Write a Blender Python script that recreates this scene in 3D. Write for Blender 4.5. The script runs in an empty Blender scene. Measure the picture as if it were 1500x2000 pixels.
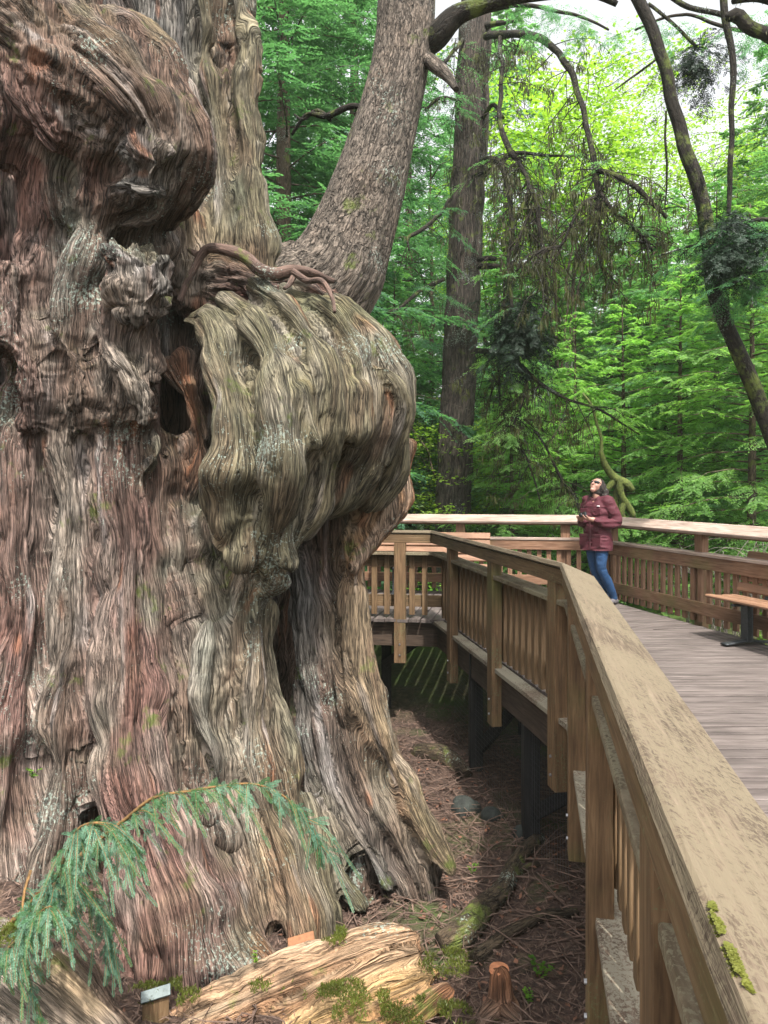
import bpy, math, random
import numpy as np
from mathutils import Vector, Matrix

# ------------------------------------------------------------------ camera, world, sun, exposure
F, HC, YH = 1444.0, 1.56, 955.0          # focal length in photo pixels, eye height, horizon row
S = bpy.context.scene
cam = bpy.data.objects.new('camera', bpy.data.cameras.new('camera'))
S.collection.objects.link(cam)
cam.location = (0, 0, HC)
cam.rotation_euler = (math.pi/2, 0, 0)
cam.data.sensor_fit = 'VERTICAL'
cam.data.sensor_height = 36.0
cam.data.lens = 36.0*F/2000.0
cam.data.shift_y = -(1000.0-YH)/2000.0
cam.data.clip_start = 0.05
cam.data.clip_end = 600
S.camera = cam

SUN = Vector((0.12, -0.50, 0.86)).normalized()
w = bpy.data.worlds.new('World'); S.world = w; w.use_nodes = True
nt = w.node_tree; nt.nodes.clear()
o_ = nt.nodes.new('ShaderNodeOutputWorld'); b_ = nt.nodes.new('ShaderNodeBackground')
sk = nt.nodes.new('ShaderNodeTexSky'); sk.sky_type = 'NISHITA'; sk.sun_disc = False
sk.sun_elevation = math.asin(SUN.z); sk.sun_rotation = math.atan2(SUN.x, SUN.y)
sk.dust_density = 5.0; sk.air_density = 1.0
hs = nt.nodes.new('ShaderNodeHueSaturation'); hs.inputs['Saturation'].default_value = 0.12
nt.links.new(sk.outputs[0], hs.inputs['Color']); nt.links.new(hs.outputs[0], b_.inputs[0])
b_.inputs[1].default_value = 0.15
nt.links.new(b_.outputs[0], o_.inputs[0])
sun = bpy.data.objects.new('sun', bpy.data.lights.new('sun', 'SUN'))
S.collection.objects.link(sun)
sun.data.energy = 2.9; sun.data.angle = math.radians(1.5); sun.data.color = (1.0, 0.95, 0.87)
sun.rotation_euler = SUN.to_track_quat('Z', 'Y').to_euler()
S.view_settings.view_transform = 'Standard'; S.view_settings.look = 'None'
S.view_settings.exposure = 1.52; S.view_settings.gamma = 1.0
S.cycles.max_bounces = 8; S.cycles.diffuse_bounces = 5; S.cycles.transmission_bounces = 4
S.cycles.transparent_max_bounces = 4

rng = np.random.default_rng(7)
random.seed(7)

# ------------------------------------------------------------------ helpers
def P(u, v, Y):
    return np.array([(u-750.0)*Y/F, Y, HC-(v-YH)*Y/F])

def link(o, parent=None):
    S.collection.objects.link(o)
    if parent is not None: o.parent = parent
    return o

def tag(o, label=None, cat=None, group=None, kind=None):
    if label: o['label'] = label
    if cat: o['category'] = cat
    if group: o['group'] = group
    if kind: o['kind'] = kind
    return o

def empty(name, loc=(0, 0, 0), label=None, cat=None, group=None):
    o = bpy.data.objects.new(name, None); o.location = loc; o.empty_display_size = 0.1
    link(o); return tag(o, label, cat, group)

def npmesh(name, V, faces, mat, parent=None, smooth=False, attrs=None):
    """faces: array (n,3) or (n,4), or list of such arrays"""
    V = np.ascontiguousarray(V, dtype=np.float32)
    fl = faces if isinstance(faces, list) else [faces]
    me = bpy.data.meshes.new(name)
    me.vertices.add(len(V)); me.vertices.foreach_set('co', V.ravel())
    nl = sum(f.size for f in fl); nf = sum(len(f) for f in fl)
    me.loops.add(nl); me.polygons.add(nf)
    me.loops.foreach_set('vertex_index', np.concatenate([f.ravel() for f in fl]).astype(np.int32))
    tot = np.concatenate([np.full(len(f), f.shape[1]) for f in fl])
    st = np.concatenate([[0], np.cumsum(tot)[:-1]])
    me.polygons.foreach_set('loop_start', st.astype(np.int32))
    me.update(calc_edges=True)
    me.polygons.foreach_set('use_smooth', np.full(nf, smooth))
    for k, a in (attrs or {}).items():
        a = np.asarray(a, dtype=np.float32)
        if k == 'col':
            at = me.attributes.new(k, 'FLOAT_COLOR', 'POINT')
            at.data.foreach_set('color', np.concatenate([a, np.ones((len(a), 1), np.float32)], 1).ravel())
        else:
            at = me.attributes.new(k, 'FLOAT_VECTOR', 'POINT')
            at.data.foreach_set('vector', a.ravel())
    me.materials.append(mat)
    o = bpy.data.objects.new(name, me)
    return link(o, parent)

class MB:
    """collects polygons into one mesh; every vertex carries a 'grain' coordinate (along, across, depth)"""
    def __init__(s): s.v = []; s.f = []; s.g = []
    def add(s, vs, fs, gs=None):
        n = len(s.v); s.v += [tuple(x) for x in vs]; s.f += [tuple(i+n for i in f) for f in fs]
        s.g += [tuple(x) for x in (gs if gs is not None else vs)]
    def box(s, o, ax, ay, az, x0, x1, y0, y1, z0, z1, grain='x', bev=0.004):
        """box in the frame (o; ax, ay, az) with small bevels; grain runs along the named axis"""
        o, ax, ay, az = [Vector(t) for t in (o, ax, ay, az)]
        b = min(bev, (x1-x0)/3, (y1-y0)/3, (z1-z0)/3)
        X = (x0, x0+b, x1-b, x1); Yv = (y0, y0+b, y1-b, y1); Z = (z0, z0+b, z1-b, z1)
        off = random.random()*50
        vs = []; gs = []
        idx = {}
        def vert(i, j, k):
            key = (i, j, k)
            if key not in idx:
                x, y, z = X[i], Yv[j], Z[k]
                idx[key] = len(vs)
                vs.append(o+ax*x+ay*y+az*z)
                gs.append({'x': (x+off, y+off, z), 'y': (y+off, x+off, z), 'z': (z+off, x+off, y)}[grain])
            return idx[key]
        fs = []
        for s_ in (0, 1):   # big faces
            a, m = (0, 3)[s_], None
            fx = [vert(a, 1, 1), vert(a, 2, 1), vert(a, 2, 2), vert(a, 1, 2)]
            fy = [vert(1, a, 1), vert(1, a, 2), vert(2, a, 2), vert(2, a, 1)]
            fz = [vert(1, 1, a), vert(2, 1, a), vert(2, 2, a), vert(1, 2, a)]
            if not s_: fx, fy, fz = fx[::-1], fy[::-1], fz[::-1]
            fs += [fx, fy, fz]
        e = {0: (0, 1), 1: (3, 2)}
        for a in (0, 1):
            for c in (0, 1):
                oa, ia = e[a]; oc, ic = e[c]
                fs.append([vert(1, oa, ic), vert(2, oa, ic), vert(2, ia, oc), vert(1, ia, oc)])
                fs.append([vert(oa, 1, ic), vert(oa, 2, ic), vert(ia, 2, oc), vert(ia, 1, oc)])
                fs.append([vert(oa, ic, 1), vert(oa, ic, 2), vert(ia, oc, 2), vert(ia, oc, 1)])
                for d in (0, 1):
                    od, id_ = e[d]
                    fs.append([vert(oa, ic, id_), vert(ia, oc, id_), vert(ia, ic, od)])
        s.add(vs, fs, gs)
        return s
    def build(s, name, mat, parent=None, smooth=False):
        me = bpy.data.meshes.new(name)
        me.from_pydata(s.v, [], s.f); me.update()
        at = me.attributes.new('grain', 'FLOAT_VECTOR', 'POINT')
        at.data.foreach_set('vector', np.array(s.g, dtype=np.float32).ravel())
        import bmesh
        bm = bmesh.new(); bm.from_mesh(me); bmesh.ops.recalc_face_normals(bm, faces=bm.faces); bm.to_mesh(me); bm.free()
        if smooth: me.polygons.foreach_set('use_smooth', np.full(len(me.polygons), True))
        me.materials.append(mat)
        return link(bpy.data.objects.new(name, me), parent)

# ---- value noise
_perm = np.random.default_rng(3).permutation(4096).astype(np.int64)
_val = np.random.default_rng(4).random(4096).astype(np.float32)
def _h(ix, iy, iz):
    return _val[_perm[(_perm[(_perm[ix & 4095]+iy) & 4095]+iz) & 4095]]
def noise3(x, y, z):
    x = np.asarray(x, dtype=np.float64); y = np.asarray(y, dtype=np.float64)+0*x; z = np.asarray(z, dtype=np.float64)+0*x
    ix, iy, iz = np.floor(x).astype(np.int64), np.floor(y).astype(np.int64), np.floor(z).astype(np.int64)
    fx, fy, fz = x-ix, y-iy, z-iz
    fx = fx*fx*(3-2*fx); fy = fy*fy*(3-2*fy); fz = fz*fz*(3-2*fz)
    r = 0
    for dx in (0, 1):
        for dy in (0, 1):
            for dz in (0, 1):
                r = r+_h(ix+dx, iy+dy, iz+dz)*(fx if dx else 1-fx)*(fy if dy else 1-fy)*(fz if dz else 1-fz)
    return r
def fbm(x, y, z, n=3):
    r, a, t = 0, 1.0, 0
    for i in range(n):
        r = r+a*noise3(x*2**i+i*17.3, y*2**i+5.1*i, z*2**i+9.7*i); t += a; a *= 0.5
    return r/t
def ridge(x, y, z):      # 1 on ridge crests, 0 in the furrows
    return 1-np.abs(2*noise3(x, y, z)-1)*1.0

# ------------------------------------------------------------------ materials
def new_mat(name):
    m = bpy.data.materials.new(name); m.use_nodes = True
    n = m.node_tree.nodes; l = m.node_tree.links; n.clear()
    out = n.new('ShaderNodeOutputMaterial'); bs = n.new('ShaderNodeBsdfPrincipled')
    l.new(bs.outputs[0], out.inputs['Surface'])
    return m, n, l, bs, out
def N(n, typ, **kw):
    x = n.new(typ)
    for k, v in kw.items():
        if k in x.inputs.keys(): x.inputs[k].default_value = v
        else: setattr(x, k, v)
    return x
def ramp(n, l, src, stops):
    r = n.new('ShaderNodeValToRGB'); e = r.color_ramp.elements
    while len(e) < len(stops): e.new(0.5)
    for i, (p, c) in enumerate(stops):
        e[i].position = p; e[i].color = (*c, 1) if len(c) == 3 else c
    l.new(src, r.inputs[0]); return r.outputs[0]
def vattr(n, l, name, scale, rough=None):
    a = N(n, 'ShaderNodeAttribute', attribute_name=name)
    mp = N(n, 'ShaderNodeMapping'); mp.inputs['Scale'].default_value = scale
    l.new(a.outputs['Vector'], mp.inputs['Vector']); return mp.outputs[0]
def mixc(n, l, a, b, fac, mode='MIX'):
    m = n.new('ShaderNodeMix'); m.data_type = 'RGBA'; m.blend_type = mode
    for s_, i in ((fac, 0), (a, 6), (b, 7)):
        if isinstance(s_, (int, float)): m.inputs[i].default_value = s_
        elif isinstance(s_, tuple): m.inputs[i].default_value = (*s_, 1)
        else: l.new(s_, m.inputs[i])
    return m.outputs[2]
def g3(x): return (x, x, x)

def bark_mat(name, base=None, across=70, along=7, dark=0.30, lite=1.45, bump=0.9, moss=0.0, plates=False, fine=1.0, seam_mix=False):
    """bark whose fibres follow the 'grain' attribute (x across the fibre, y along it)"""
    m, n, l, bs, out = new_mat(name)
    if base is None: col = N(n, 'ShaderNodeAttribute', attribute_name='col').outputs['Color']
    else:
        rgb = n.new('ShaderNodeRGB'); rgb.outputs[0].default_value = (*base, 1); col = rgb.outputs[0]
    def field(attr, zs):
        def nz(sa, sl, det, ro, di, off=0.0):
            v = vattr(n, l, attr, (across*sa, along*sl, zs)); q = N(n, 'ShaderNodeTexNoise', Scale=1.0, Detail=det, Roughness=ro, Distortion=di)
            if off:
                mp_ = N(n, 'ShaderNodeVectorMath', operation='ADD'); mp_.inputs[1].default_value = (off, off*2, off*3); l.new(v, mp_.inputs[0]); v = mp_.outputs[0]
            l.new(v, q.inputs['Vector']); return q.outputs[0]
        return [nz(1, 1, 6, 0.68, 0.25), nz(0.28, 0.35, 4, 0.65, 0.4), nz(0.22, 0.22, 3, 0.6, 0.3, 3.0), nz(0.75, 0.6, 3, 0.6, 0.3, 11.0)]
    F_ = field('grain', 1)
    if base is None and seam_mix:       # where two lobes meet, fibres follow the trunk instead of either lobe
        F2 = field('grain2', 0); sa_ = N(n, 'ShaderNodeAttribute', attribute_name='grain2'); sp_ = N(n, 'ShaderNodeSeparateXYZ'); l.new(sa_.outputs['Vector'], sp_.inputs[0])
        def mixf(x, y):
            q = n.new('ShaderNodeMix'); q.data_type = 'FLOAT'; l.new(sp_.outputs['Z'], q.inputs[0]); l.new(x, q.inputs[2]); l.new(y, q.inputs[3]); return q.outputs[0]
        F_ = [mixf(x, y) for x, y in zip(F_, F2)]
    class _O:
        def __init__(s, o): s.outputs = [o]
    n1, n2 = _O(F_[0]), _O(F_[1])
    tc = N(n, 'ShaderNodeTexCoord')
    n3 = N(n, 'ShaderNodeTexNoise', Scale=2.6, Detail=6.0, Roughness=0.65); l.new(tc.outputs['Object'], n3.inputs['Vector'])
    f1 = ramp(n, l, n1.outputs[0], [(0.33, g3(dark)), (0.50, g3(0.95)), (0.70, g3(lite))])
    f2 = ramp(n, l, n2.outputs[0], [(0.30, g3(0.62)), (0.55, g3(1.0)), (0.75, g3(1.22))])
    f3 = ramp(n, l, n3.outputs[0], [(0.25, (0.72, 0.74, 0.72)), (0.5, g3(1.0)), (0.75, (1.2, 1.12, 1.05))])
    def cracks(src, wd):
        a_ = N(n, 'ShaderNodeMath', operation='SUBTRACT'); l.new(src, a_.inputs[0]); a_.inputs[1].default_value = 0.5
        b_ = N(n, 'ShaderNodeMath', operation='ABSOLUTE'); l.new(a_.outputs[0], b_.inputs[0])
        return ramp(n, l, b_.outputs[0], [(0.0, g3(0)), (wd, g3(1))])
    k1 = cracks(F_[2], 0.035); k2 = cracks(F_[3], 0.045)
    c = mixc(n, l, col, f1, 1.0, 'MULTIPLY'); c = mixc(n, l, c, f2, 1.0, 'MULTIPLY')
    c = mixc(n, l, c, mixc(n, l, g3(dark*0.8), g3(1.0), k1), 0.85, 'MULTIPLY'); c = mixc(n, l, c, mixc(n, l, g3(dark*1.2), g3(1.0), k2), 0.75, 'MULTIPLY'); c = mixc(n, l, c, f3, 1.0, 'MULTIPLY')
    # specks of pale lichen
    n5 = N(n, 'ShaderNodeTexNoise', Scale=48.0, Detail=3.0, Roughness=0.7); l.new(tc.outputs['Object'], n5.inputs['Vector'])
    n6 = N(n, 'ShaderNodeTexNoise', Scale=1.7, Detail=2.0); l.new(tc.outputs['Object'], n6.inputs['Vector'])
    sp = N(n, 'ShaderNodeMath', operation='MULTIPLY'); l.new(n5.outputs[0], sp.inputs[0]); l.new(n6.outputs[0], sp.inputs[1])
    c = mixc(n, l, c, (0.33, 0.40, 0.34), ramp(n, l, sp.outputs[0], [(0.355, g3(0)), (0.42, g3(0.75))]))
    if moss > 0:
        n4 = N(n, 'ShaderNodeTexNoise', Scale=3.3, Detail=5.0, Roughness=0.7); l.new(tc.outputs['Object'], n4.inputs['Vector'])
        mk = ramp(n, l, n4.outputs[0], [(0.62-moss*0.3, g3(0)), (0.72-moss*0.3, g3(0.85))])
        c = mixc(n, l, c, (0.10, 0.13, 0.025), mk)
    l.new(c, bs.inputs['Base Color']); bs.inputs['Roughness'].default_value = 0.85
    bs.inputs['Specular IOR Level'].default_value = 0.25
    hsum = N(n, 'ShaderNodeMath', operation='MULTIPLY_ADD'); l.new(n2.outputs[0], hsum.inputs[0]); hsum.inputs[1].default_value = 1.6
    h2 = N(n, 'ShaderNodeMath', operation='MULTIPLY_ADD'); l.new(k1, h2.inputs[0]); h2.inputs[1].default_value = 0.55; l.new(n1.outputs[0], h2.inputs[2])
    h3 = N(n, 'ShaderNodeMath', operation='MULTIPLY_ADD'); l.new(k2, h3.inputs[0]); h3.inputs[1].default_value = 0.35; l.new(h2.outputs[0], h3.inputs[2])
    l.new(h3.outputs[0], hsum.inputs[2])
    bp = N(n, 'ShaderNodeBump', Strength=bump, Distance=0.022*fine); l.new(hsum.outputs[0], bp.inputs['Height'])
    l.new(bp.outputs[0], bs.inputs['Normal'])
    return m

def wood_mat(name, c0, c1, c2, lichen=0.0, lichcol=(0.30, 0.30, 0.14), scale=(4, 60, 60), rough=0.75, bump=0.25, green=0.0, lsc=70.0):
    c0, c1, c2, lichcol = [tuple(x*0.62 for x in q) for q in (c0, c1, c2, lichcol)]
    m, n, l, bs, out = new_mat(name)
    v = vattr(n, l, 'grain', scale)
    n1 = N(n, 'ShaderNodeTexNoise', Scale=1.0, Detail=4.0, Roughness=0.6, Distortion=0.5); l.new(v, n1.inputs['Vector'])
    c = ramp(n, l, n1.outputs[0], [(0.32, c0), (0.5, c1), (0.7, c2)])
    v2 = vattr(n, l, 'grain', (1.2, 5, 5))
    n2 = N(n, 'ShaderNodeTexNoise', Scale=1.5, Detail=4.0, Roughness=0.6); l.new(v2, n2.inputs['Vector'])
    c = mixc(n, l, c, ramp(n, l, n2.outputs[0], [(0.3, g3(0.65)), (0.5, g3(1.0)), (0.7, g3(1.2))]), 1.0, 'MULTIPLY')
    tc = N(n, 'ShaderNodeTexCoord')
    if lichen > 0:
        n3 = N(n, 'ShaderNodeTexNoise', Scale=lsc, Detail=6.0, Roughness=0.72, Distortion=0.8); l.new(tc.outputs['Object'], n3.inputs['Vector'])
        n4 = N(n, 'ShaderNodeTexNoise', Scale=2.3, Detail=3.0); l.new(tc.outputs['Object'], n4.inputs['Vector'])
        ad = N(n, 'ShaderNodeMath', operation='MULTIPLY_ADD'); l.new(n4.outputs[0], ad.inputs[0]); ad.inputs[1].default_value = 0.6
        l.new(n3.outputs[0], ad.inputs[2])
        t0 = 0.98-lichen*0.35
        c = mixc(n, l, c, lichcol, ramp(n, l, ad.outputs[0], [(min(t0, .9), g3(0)), (min(t0+0.06, .99), g3(0.9))]))
    if green > 0:
        n5 = N(n, 'ShaderNodeTexNoise', Scale=1.6, Detail=4.0); l.new(tc.outputs['Object'], n5.inputs['Vector'])
        c = mixc(n, l, c, (0.10, 0.11, 0.03), ramp(n, l, n5.outputs[0], [(0.6-green*0.3, g3(0)), (0.8-green*0.2, g3(0.6))]))
    l.new(c, bs.inputs['Base Color']); bs.inputs['Roughness'].default_value = rough
    bs.inputs['Specular IOR Level'].default_value = 0.3
    bp = N(n, 'ShaderNodeBump', Strength=bump, Distance=0.008); l.new(n1.outputs[0], bp.inputs['Height'])
    l.new(bp.outputs[0], bs.inputs['Normal'])
    return m

def leaf_mat(name, col, col2, trans=0.45, rough=0.55):
    m, n, l, bs, out = new_mat(name)
    oi = N(n, 'ShaderNodeObjectInfo')
    tc = N(n, 'ShaderNodeTexCoord')
    n1 = N(n, 'ShaderNodeTexNoise', Scale=0.9, Detail=3.0); l.new(tc.outputs['Object'], n1.inputs['Vector'])
    n2 = N(n, 'ShaderNodeTexNoise', Scale=9.0, Detail=2.0); l.new(tc.outputs['Object'], n2.inputs['Vector'])
    a = N(n, 'ShaderNodeMath', operation='ADD'); l.new(n1.outputs[0], a.inputs[0]); l.new(n2.outputs[0], a.inputs[1])
    c = ramp(n, l, a.outputs[0], [(0.0, col), (1.0, col2)])
    r = n.nodes if False else None
    a.use_clamp = False
    mr = N(n, 'ShaderNodeMapRange'); mr.inputs['From Min'].default_value = 0.75; mr.inputs['From Max'].default_value = 1.3
    l.new(a.outputs[0], mr.inputs['Value'])
    c = mixc(n, l, col, col2, mr.outputs[0])
    vr = N(n, 'ShaderNodeMapRange'); vr.inputs['To Min'].default_value = 0.8; vr.inputs['To Max'].default_value = 1.2
    l.new(oi.outputs['Random'], vr.inputs['Value'])
    hsv = N(n, 'ShaderNodeHueSaturation'); l.new(c, hsv.inputs['Color']); l.new(vr.outputs[0], hsv.inputs['Value'])
    l.new(hsv.outputs[0], bs.inputs['Base Color']); bs.inputs['Roughness'].default_value = rough
    bs.inputs['Specular IOR Level'].default_value = 0.3
    tr = N(n, 'ShaderNodeBsdfTranslucent')
    tcl = mixc(n, l, hsv.outputs[0], (1.9, 2.1, 1.0), 1.0, 'MULTIPLY'); l.new(tcl, tr.inputs['Color'])
    mx = N(n, 'ShaderNodeMixShader'); mx.inputs[0].default_value = trans
    l.new(bs.outputs[0], mx.inputs[1]); l.new(tr.outputs[0], mx.inputs[2]); l.new(mx.outputs[0], out.inputs['Surface'])
    return m

def plain_mat(name, col, rough=0.6, metal=0.0, nscale=40, var=0.25, bump=0.0):
    m, n, l, bs, out = new_mat(name)
    tc = N(n, 'ShaderNodeTexCoord')
    n1 = N(n, 'ShaderNodeTexNoise', Scale=nscale, Detail=4.0, Roughness=0.6); l.new(tc.outputs['Object'], n1.inputs['Vector'])
    c = mixc(n, l, col, ramp(n, l, n1.outputs[0], [(0.3, g3(1-var)), (0.7, g3(1+var))]), 1.0, 'MULTIPLY')
    l.new(c, bs.inputs['Base Color']); bs.inputs['Roughness'].default_value = rough; bs.inputs['Metallic'].default_value = metal
    if bump:
        bp = N(n, 'ShaderNodeBump', Strength=bump, Distance=0.01); l.new(n1.outputs[0], bp.inputs['Height']); l.new(bp.outputs[0], bs.inputs['Normal'])
    return m

# ------------------------------------------------------------------ implicit surfaces: tubes blended, meshed by surface nets
def seg_field(pts, rad, X, Y, Z, full=False):
    best = None
    L = 0.0
    for i in range(len(pts)-1):
        a, b = pts[i], pts[i+1]; ab = b-a; q = float(ab@ab)+1e-12; ln = math.sqrt(q)
        t = ((X-a[0])*ab[0]+(Y-a[1])*ab[1]+(Z-a[2])*ab[2])/q
        np.clip(t, 0, 1, out=t)
        dx, dy, dz = X-(a[0]+t*ab[0]), Y-(a[1]+t*ab[1]), Z-(a[2]+t*ab[2])
        d = np.sqrt(dx*dx+dy*dy+dz*dz)
        f = d-(rad[i]+t*(rad[i+1]-rad[i]))
        if full:
            T = ab/ln; c = np.array([0, -1.0, 0])-T*(-T[1])
            if np.linalg.norm(c) < 0.3: c = np.array([0, 0, 1.0])-T*T[2]
            c /= np.linalg.norm(c); e = np.cross(T, c)
            phi = np.arctan2(dx*e[0]+dy*e[1]+dz*e[2], dx*c[0]+dy*c[1]+dz*c[2])
            rr = 0.5*(rad[i]+rad[i+1])
            tu = ((X-a[0])*ab[0]+(Y-a[1])*ab[1]+(Z-a[2])*ab[2])/q
            wgt = np.exp(np.clip(-f/(0.10*np.mean(rad)+0.01), -60, 12)); tl = L+np.clip(tu*ln, -1.5, ln+1.5)
            if best is None: best = [f, wgt*phi*np.mean(rad), wgt*tl, wgt]
            else: best = [np.minimum(f, best[0]), best[1]+wgt*phi*np.mean(rad), best[2]+wgt*tl, best[3]+wgt]
        else:
            best = f if best is None else np.minimum(best, f)
        L += ln
    if full: return best[0], best[1]/best[3], best[2]/best[3]
    return best

def smooth_path(pts, rad, sub=3):
    pts = np.array(pts, float); rad = np.array(rad, float)
    if len(pts) < 3 or sub < 2: return pts, rad
    A = np.concatenate([pts, rad[:, None]], 1); A = np.concatenate([2*A[:1]-A[1:2], A, 2*A[-1:]-A[-2:-1]])
    out = []
    for i in range(1, len(A)-2):
        for k in range(sub):
            t = k/sub; p0, p1, p2, p3 = A[i-1:i+3]
            out.append(0.5*((2*p1)+(-p0+p2)*t+(2*p0-5*p1+4*p2-p3)*t*t+(-p0+3*p1-3*p2+p3)*t**3))
    out.append(A[-2]); out = np.array(out)
    return out[:, :3], np.maximum(out[:, 3], 0.001)

def sdf_mesh(tubes, h, k, pad=0.08, zmin=None, subdiv=False, warp=0.0, relax=1):
    """tubes: list of (pts, rad). returns V, quads"""
    lo = np.min([np.min(p-r[:, None], 0) for p, r in tubes], 0)-pad
    hi = np.max([np.max(p+r[:, None], 0) for p, r in tubes], 0)+pad
    if zmin is not None: lo[2] = max(lo[2], zmin)
    n = np.ceil((hi-lo)/h).astype(int)+1
    acc = np.zeros(n, np.float32)
    gx = [lo[i]+h*np.arange(n[i]) for i in range(3)]
    m = 6*k
    for p, r in tubes:
        a = np.maximum(((np.min(p-r[:, None], 0)-m-lo)/h).astype(int), 0)
        b = np.minimum(((np.max(p+r[:, None], 0)+m-lo)/h).astype(int)+2, n)
        if np.any(b <= a): continue
        X = gx[0][a[0]:b[0], None, None].astype(np.float32)
        Y = gx[1][None, a[1]:b[1], None].astype(np.float32)
        Z = gx[2][None, None, a[2]:b[2]].astype(np.float32)
        if warp:
            X, Y, Z = (X+warp*(np.sin(3.3*Z+1.7*Y)+0.6*np.sin(7.1*Z+3*X+1)), Y+warp*(np.sin(2.9*Z+2.3*X)+0.6*np.sin(6.7*X+2+4*Z)),
                       Z+warp*0.6*np.sin(4.1*X+2.2*Y))
        f = seg_field(p, r, X, Y, Z)
        acc[a[0]:b[0], a[1]:b[1], a[2]:b[2]] += np.exp(np.clip(-f/k, -30, 30)).astype(np.float32)
    Fd = (-k*np.log(acc+1e-12)).astype(np.float32); del acc
    ins = Fd < 0
    sl = lambda A, i, j, l: A[i:A.shape[0]-1+i, j:A.shape[1]-1+j, l:A.shape[2]-1+l]
    cnt = sum(sl(ins, i, j, l).astype(np.int8) for i in (0, 1) for j in (0, 1) for l in (0, 1))
    act = (cnt > 0) & (cnt < 8)
    ci = np.argwhere(act); N0 = len(ci)
    vid = np.full(act.shape, -1, np.int32); vid[act] = np.arange(N0)
    C = {}
    for i in (0, 1):
        for j in (0, 1):
            for l in (0, 1): C[i, j, l] = Fd[ci[:, 0]+i, ci[:, 1]+j, ci[:, 2]+l].astype(float)
    sm = np.zeros((N0, 3)); c = np.zeros(N0)
    for a_ in C:
        for ax in range(3):
            if a_[ax]: continue
            b_ = list(a_); b_[ax] = 1; b_ = tuple(b_)
            f0, f1 = C[a_], C[b_]; x = (f0 < 0) != (f1 < 0)
            t = np.where(x, f0/np.where(x, f0-f1, 1), 0)
            p = np.tile(np.array(a_, float), (N0, 1)); p[:, ax] = t
            sm += p*x[:, None]; c += x
    V = lo+h*(ci+sm/np.maximum(c, 1)[:, None])
    Q = []
    for ax in range(3):
        s0 = [slice(None)]*3; s1 = [slice(None)]*3; s0[ax] = slice(0, -1); s1[ax] = slice(1, None)
        x = ins[tuple(s0)] != ins[tuple(s1)]
        e = np.argwhere(x); 
        o1, o2 = [(1, 2), (2, 0), (0, 1)][ax]
        ok = (e[:, o1] > 0) & (e[:, o2] > 0) & (e[:, o1] < n[o1]-1) & (e[:, o2] < n[o2]-1)
        e = e[ok]
        q = []
        for d1, d2 in ((0, 0), (-1, 0), (-1, -1), (0, -1)):
            w_ = e.copy(); w_[:, o1] += d1; w_[:, o2] += d2; q.append(vid[w_[:, 0], w_[:, 1], w_[:, 2]])
        q = np.stack(q, 1)
        inside = ins[e[:, 0], e[:, 1], e[:, 2]]
        q = np.where(inside[:, None], q, q[:, ::-1])
        Q.append(q)
    Q = np.concatenate(Q); Q = Q[(Q >= 0).all(1)]
    V = laplace(V, Q, relax)
    if subdiv: V, Q = subdivide(V, Q); V = laplace(V, Q, 1)
    return V, Q

def laplace(V, Q, it, a=0.5):
    if it == 0: return V
    E = np.concatenate([Q[:, [i, (i+1) % 4]] for i in range(4)]); n = len(V)
    i0 = np.concatenate([E[:, 0], E[:, 1]]); i1 = np.concatenate([E[:, 1], E[:, 0]])
    d = np.maximum(np.bincount(i0, minlength=n), 1)
    for _ in range(it):
        M = np.stack([np.bincount(i0, weights=V[i1, k], minlength=n) for k in range(3)], 1)/d[:, None]
        V = V+(M-V)*a
    return V
def subdivide(V, Q):
    n = len(V)
    E = np.sort(np.concatenate([Q[:, [i, (i+1) % 4]] for i in range(4)]), 1)
    key = E[:, 0].astype(np.int64)*n+E[:, 1]
    u, inv = np.unique(key, return_inverse=True)
    ev = 0.5*(V[u//n]+V[u % n]); m = len(Q)
    e = [n+inv[i*m:(i+1)*m] for i in range(4)]; c = n+len(u)+np.arange(m)
    W = np.concatenate([V, ev, V[Q].mean(1)])
    R = np.concatenate([np.stack([Q[:, i], e[i], c, e[(i-1) % 4]], 1) for i in range(4)])
    return W, R
def normals(V, Q):
    d1 = V[Q[:, 2]]-V[Q[:, 0]]; d2 = V[Q[:, 3]]-V[Q[:, 1]]; fn = np.cross(d1, d2)
    Nn = np.stack([np.bincount(Q.ravel(), weights=np.repeat(fn[:, k], 4), minlength=len(V)) for k in range(3)], 1)
    return Nn/(np.linalg.norm(Nn, axis=1)[:, None]+1e-12)

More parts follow.
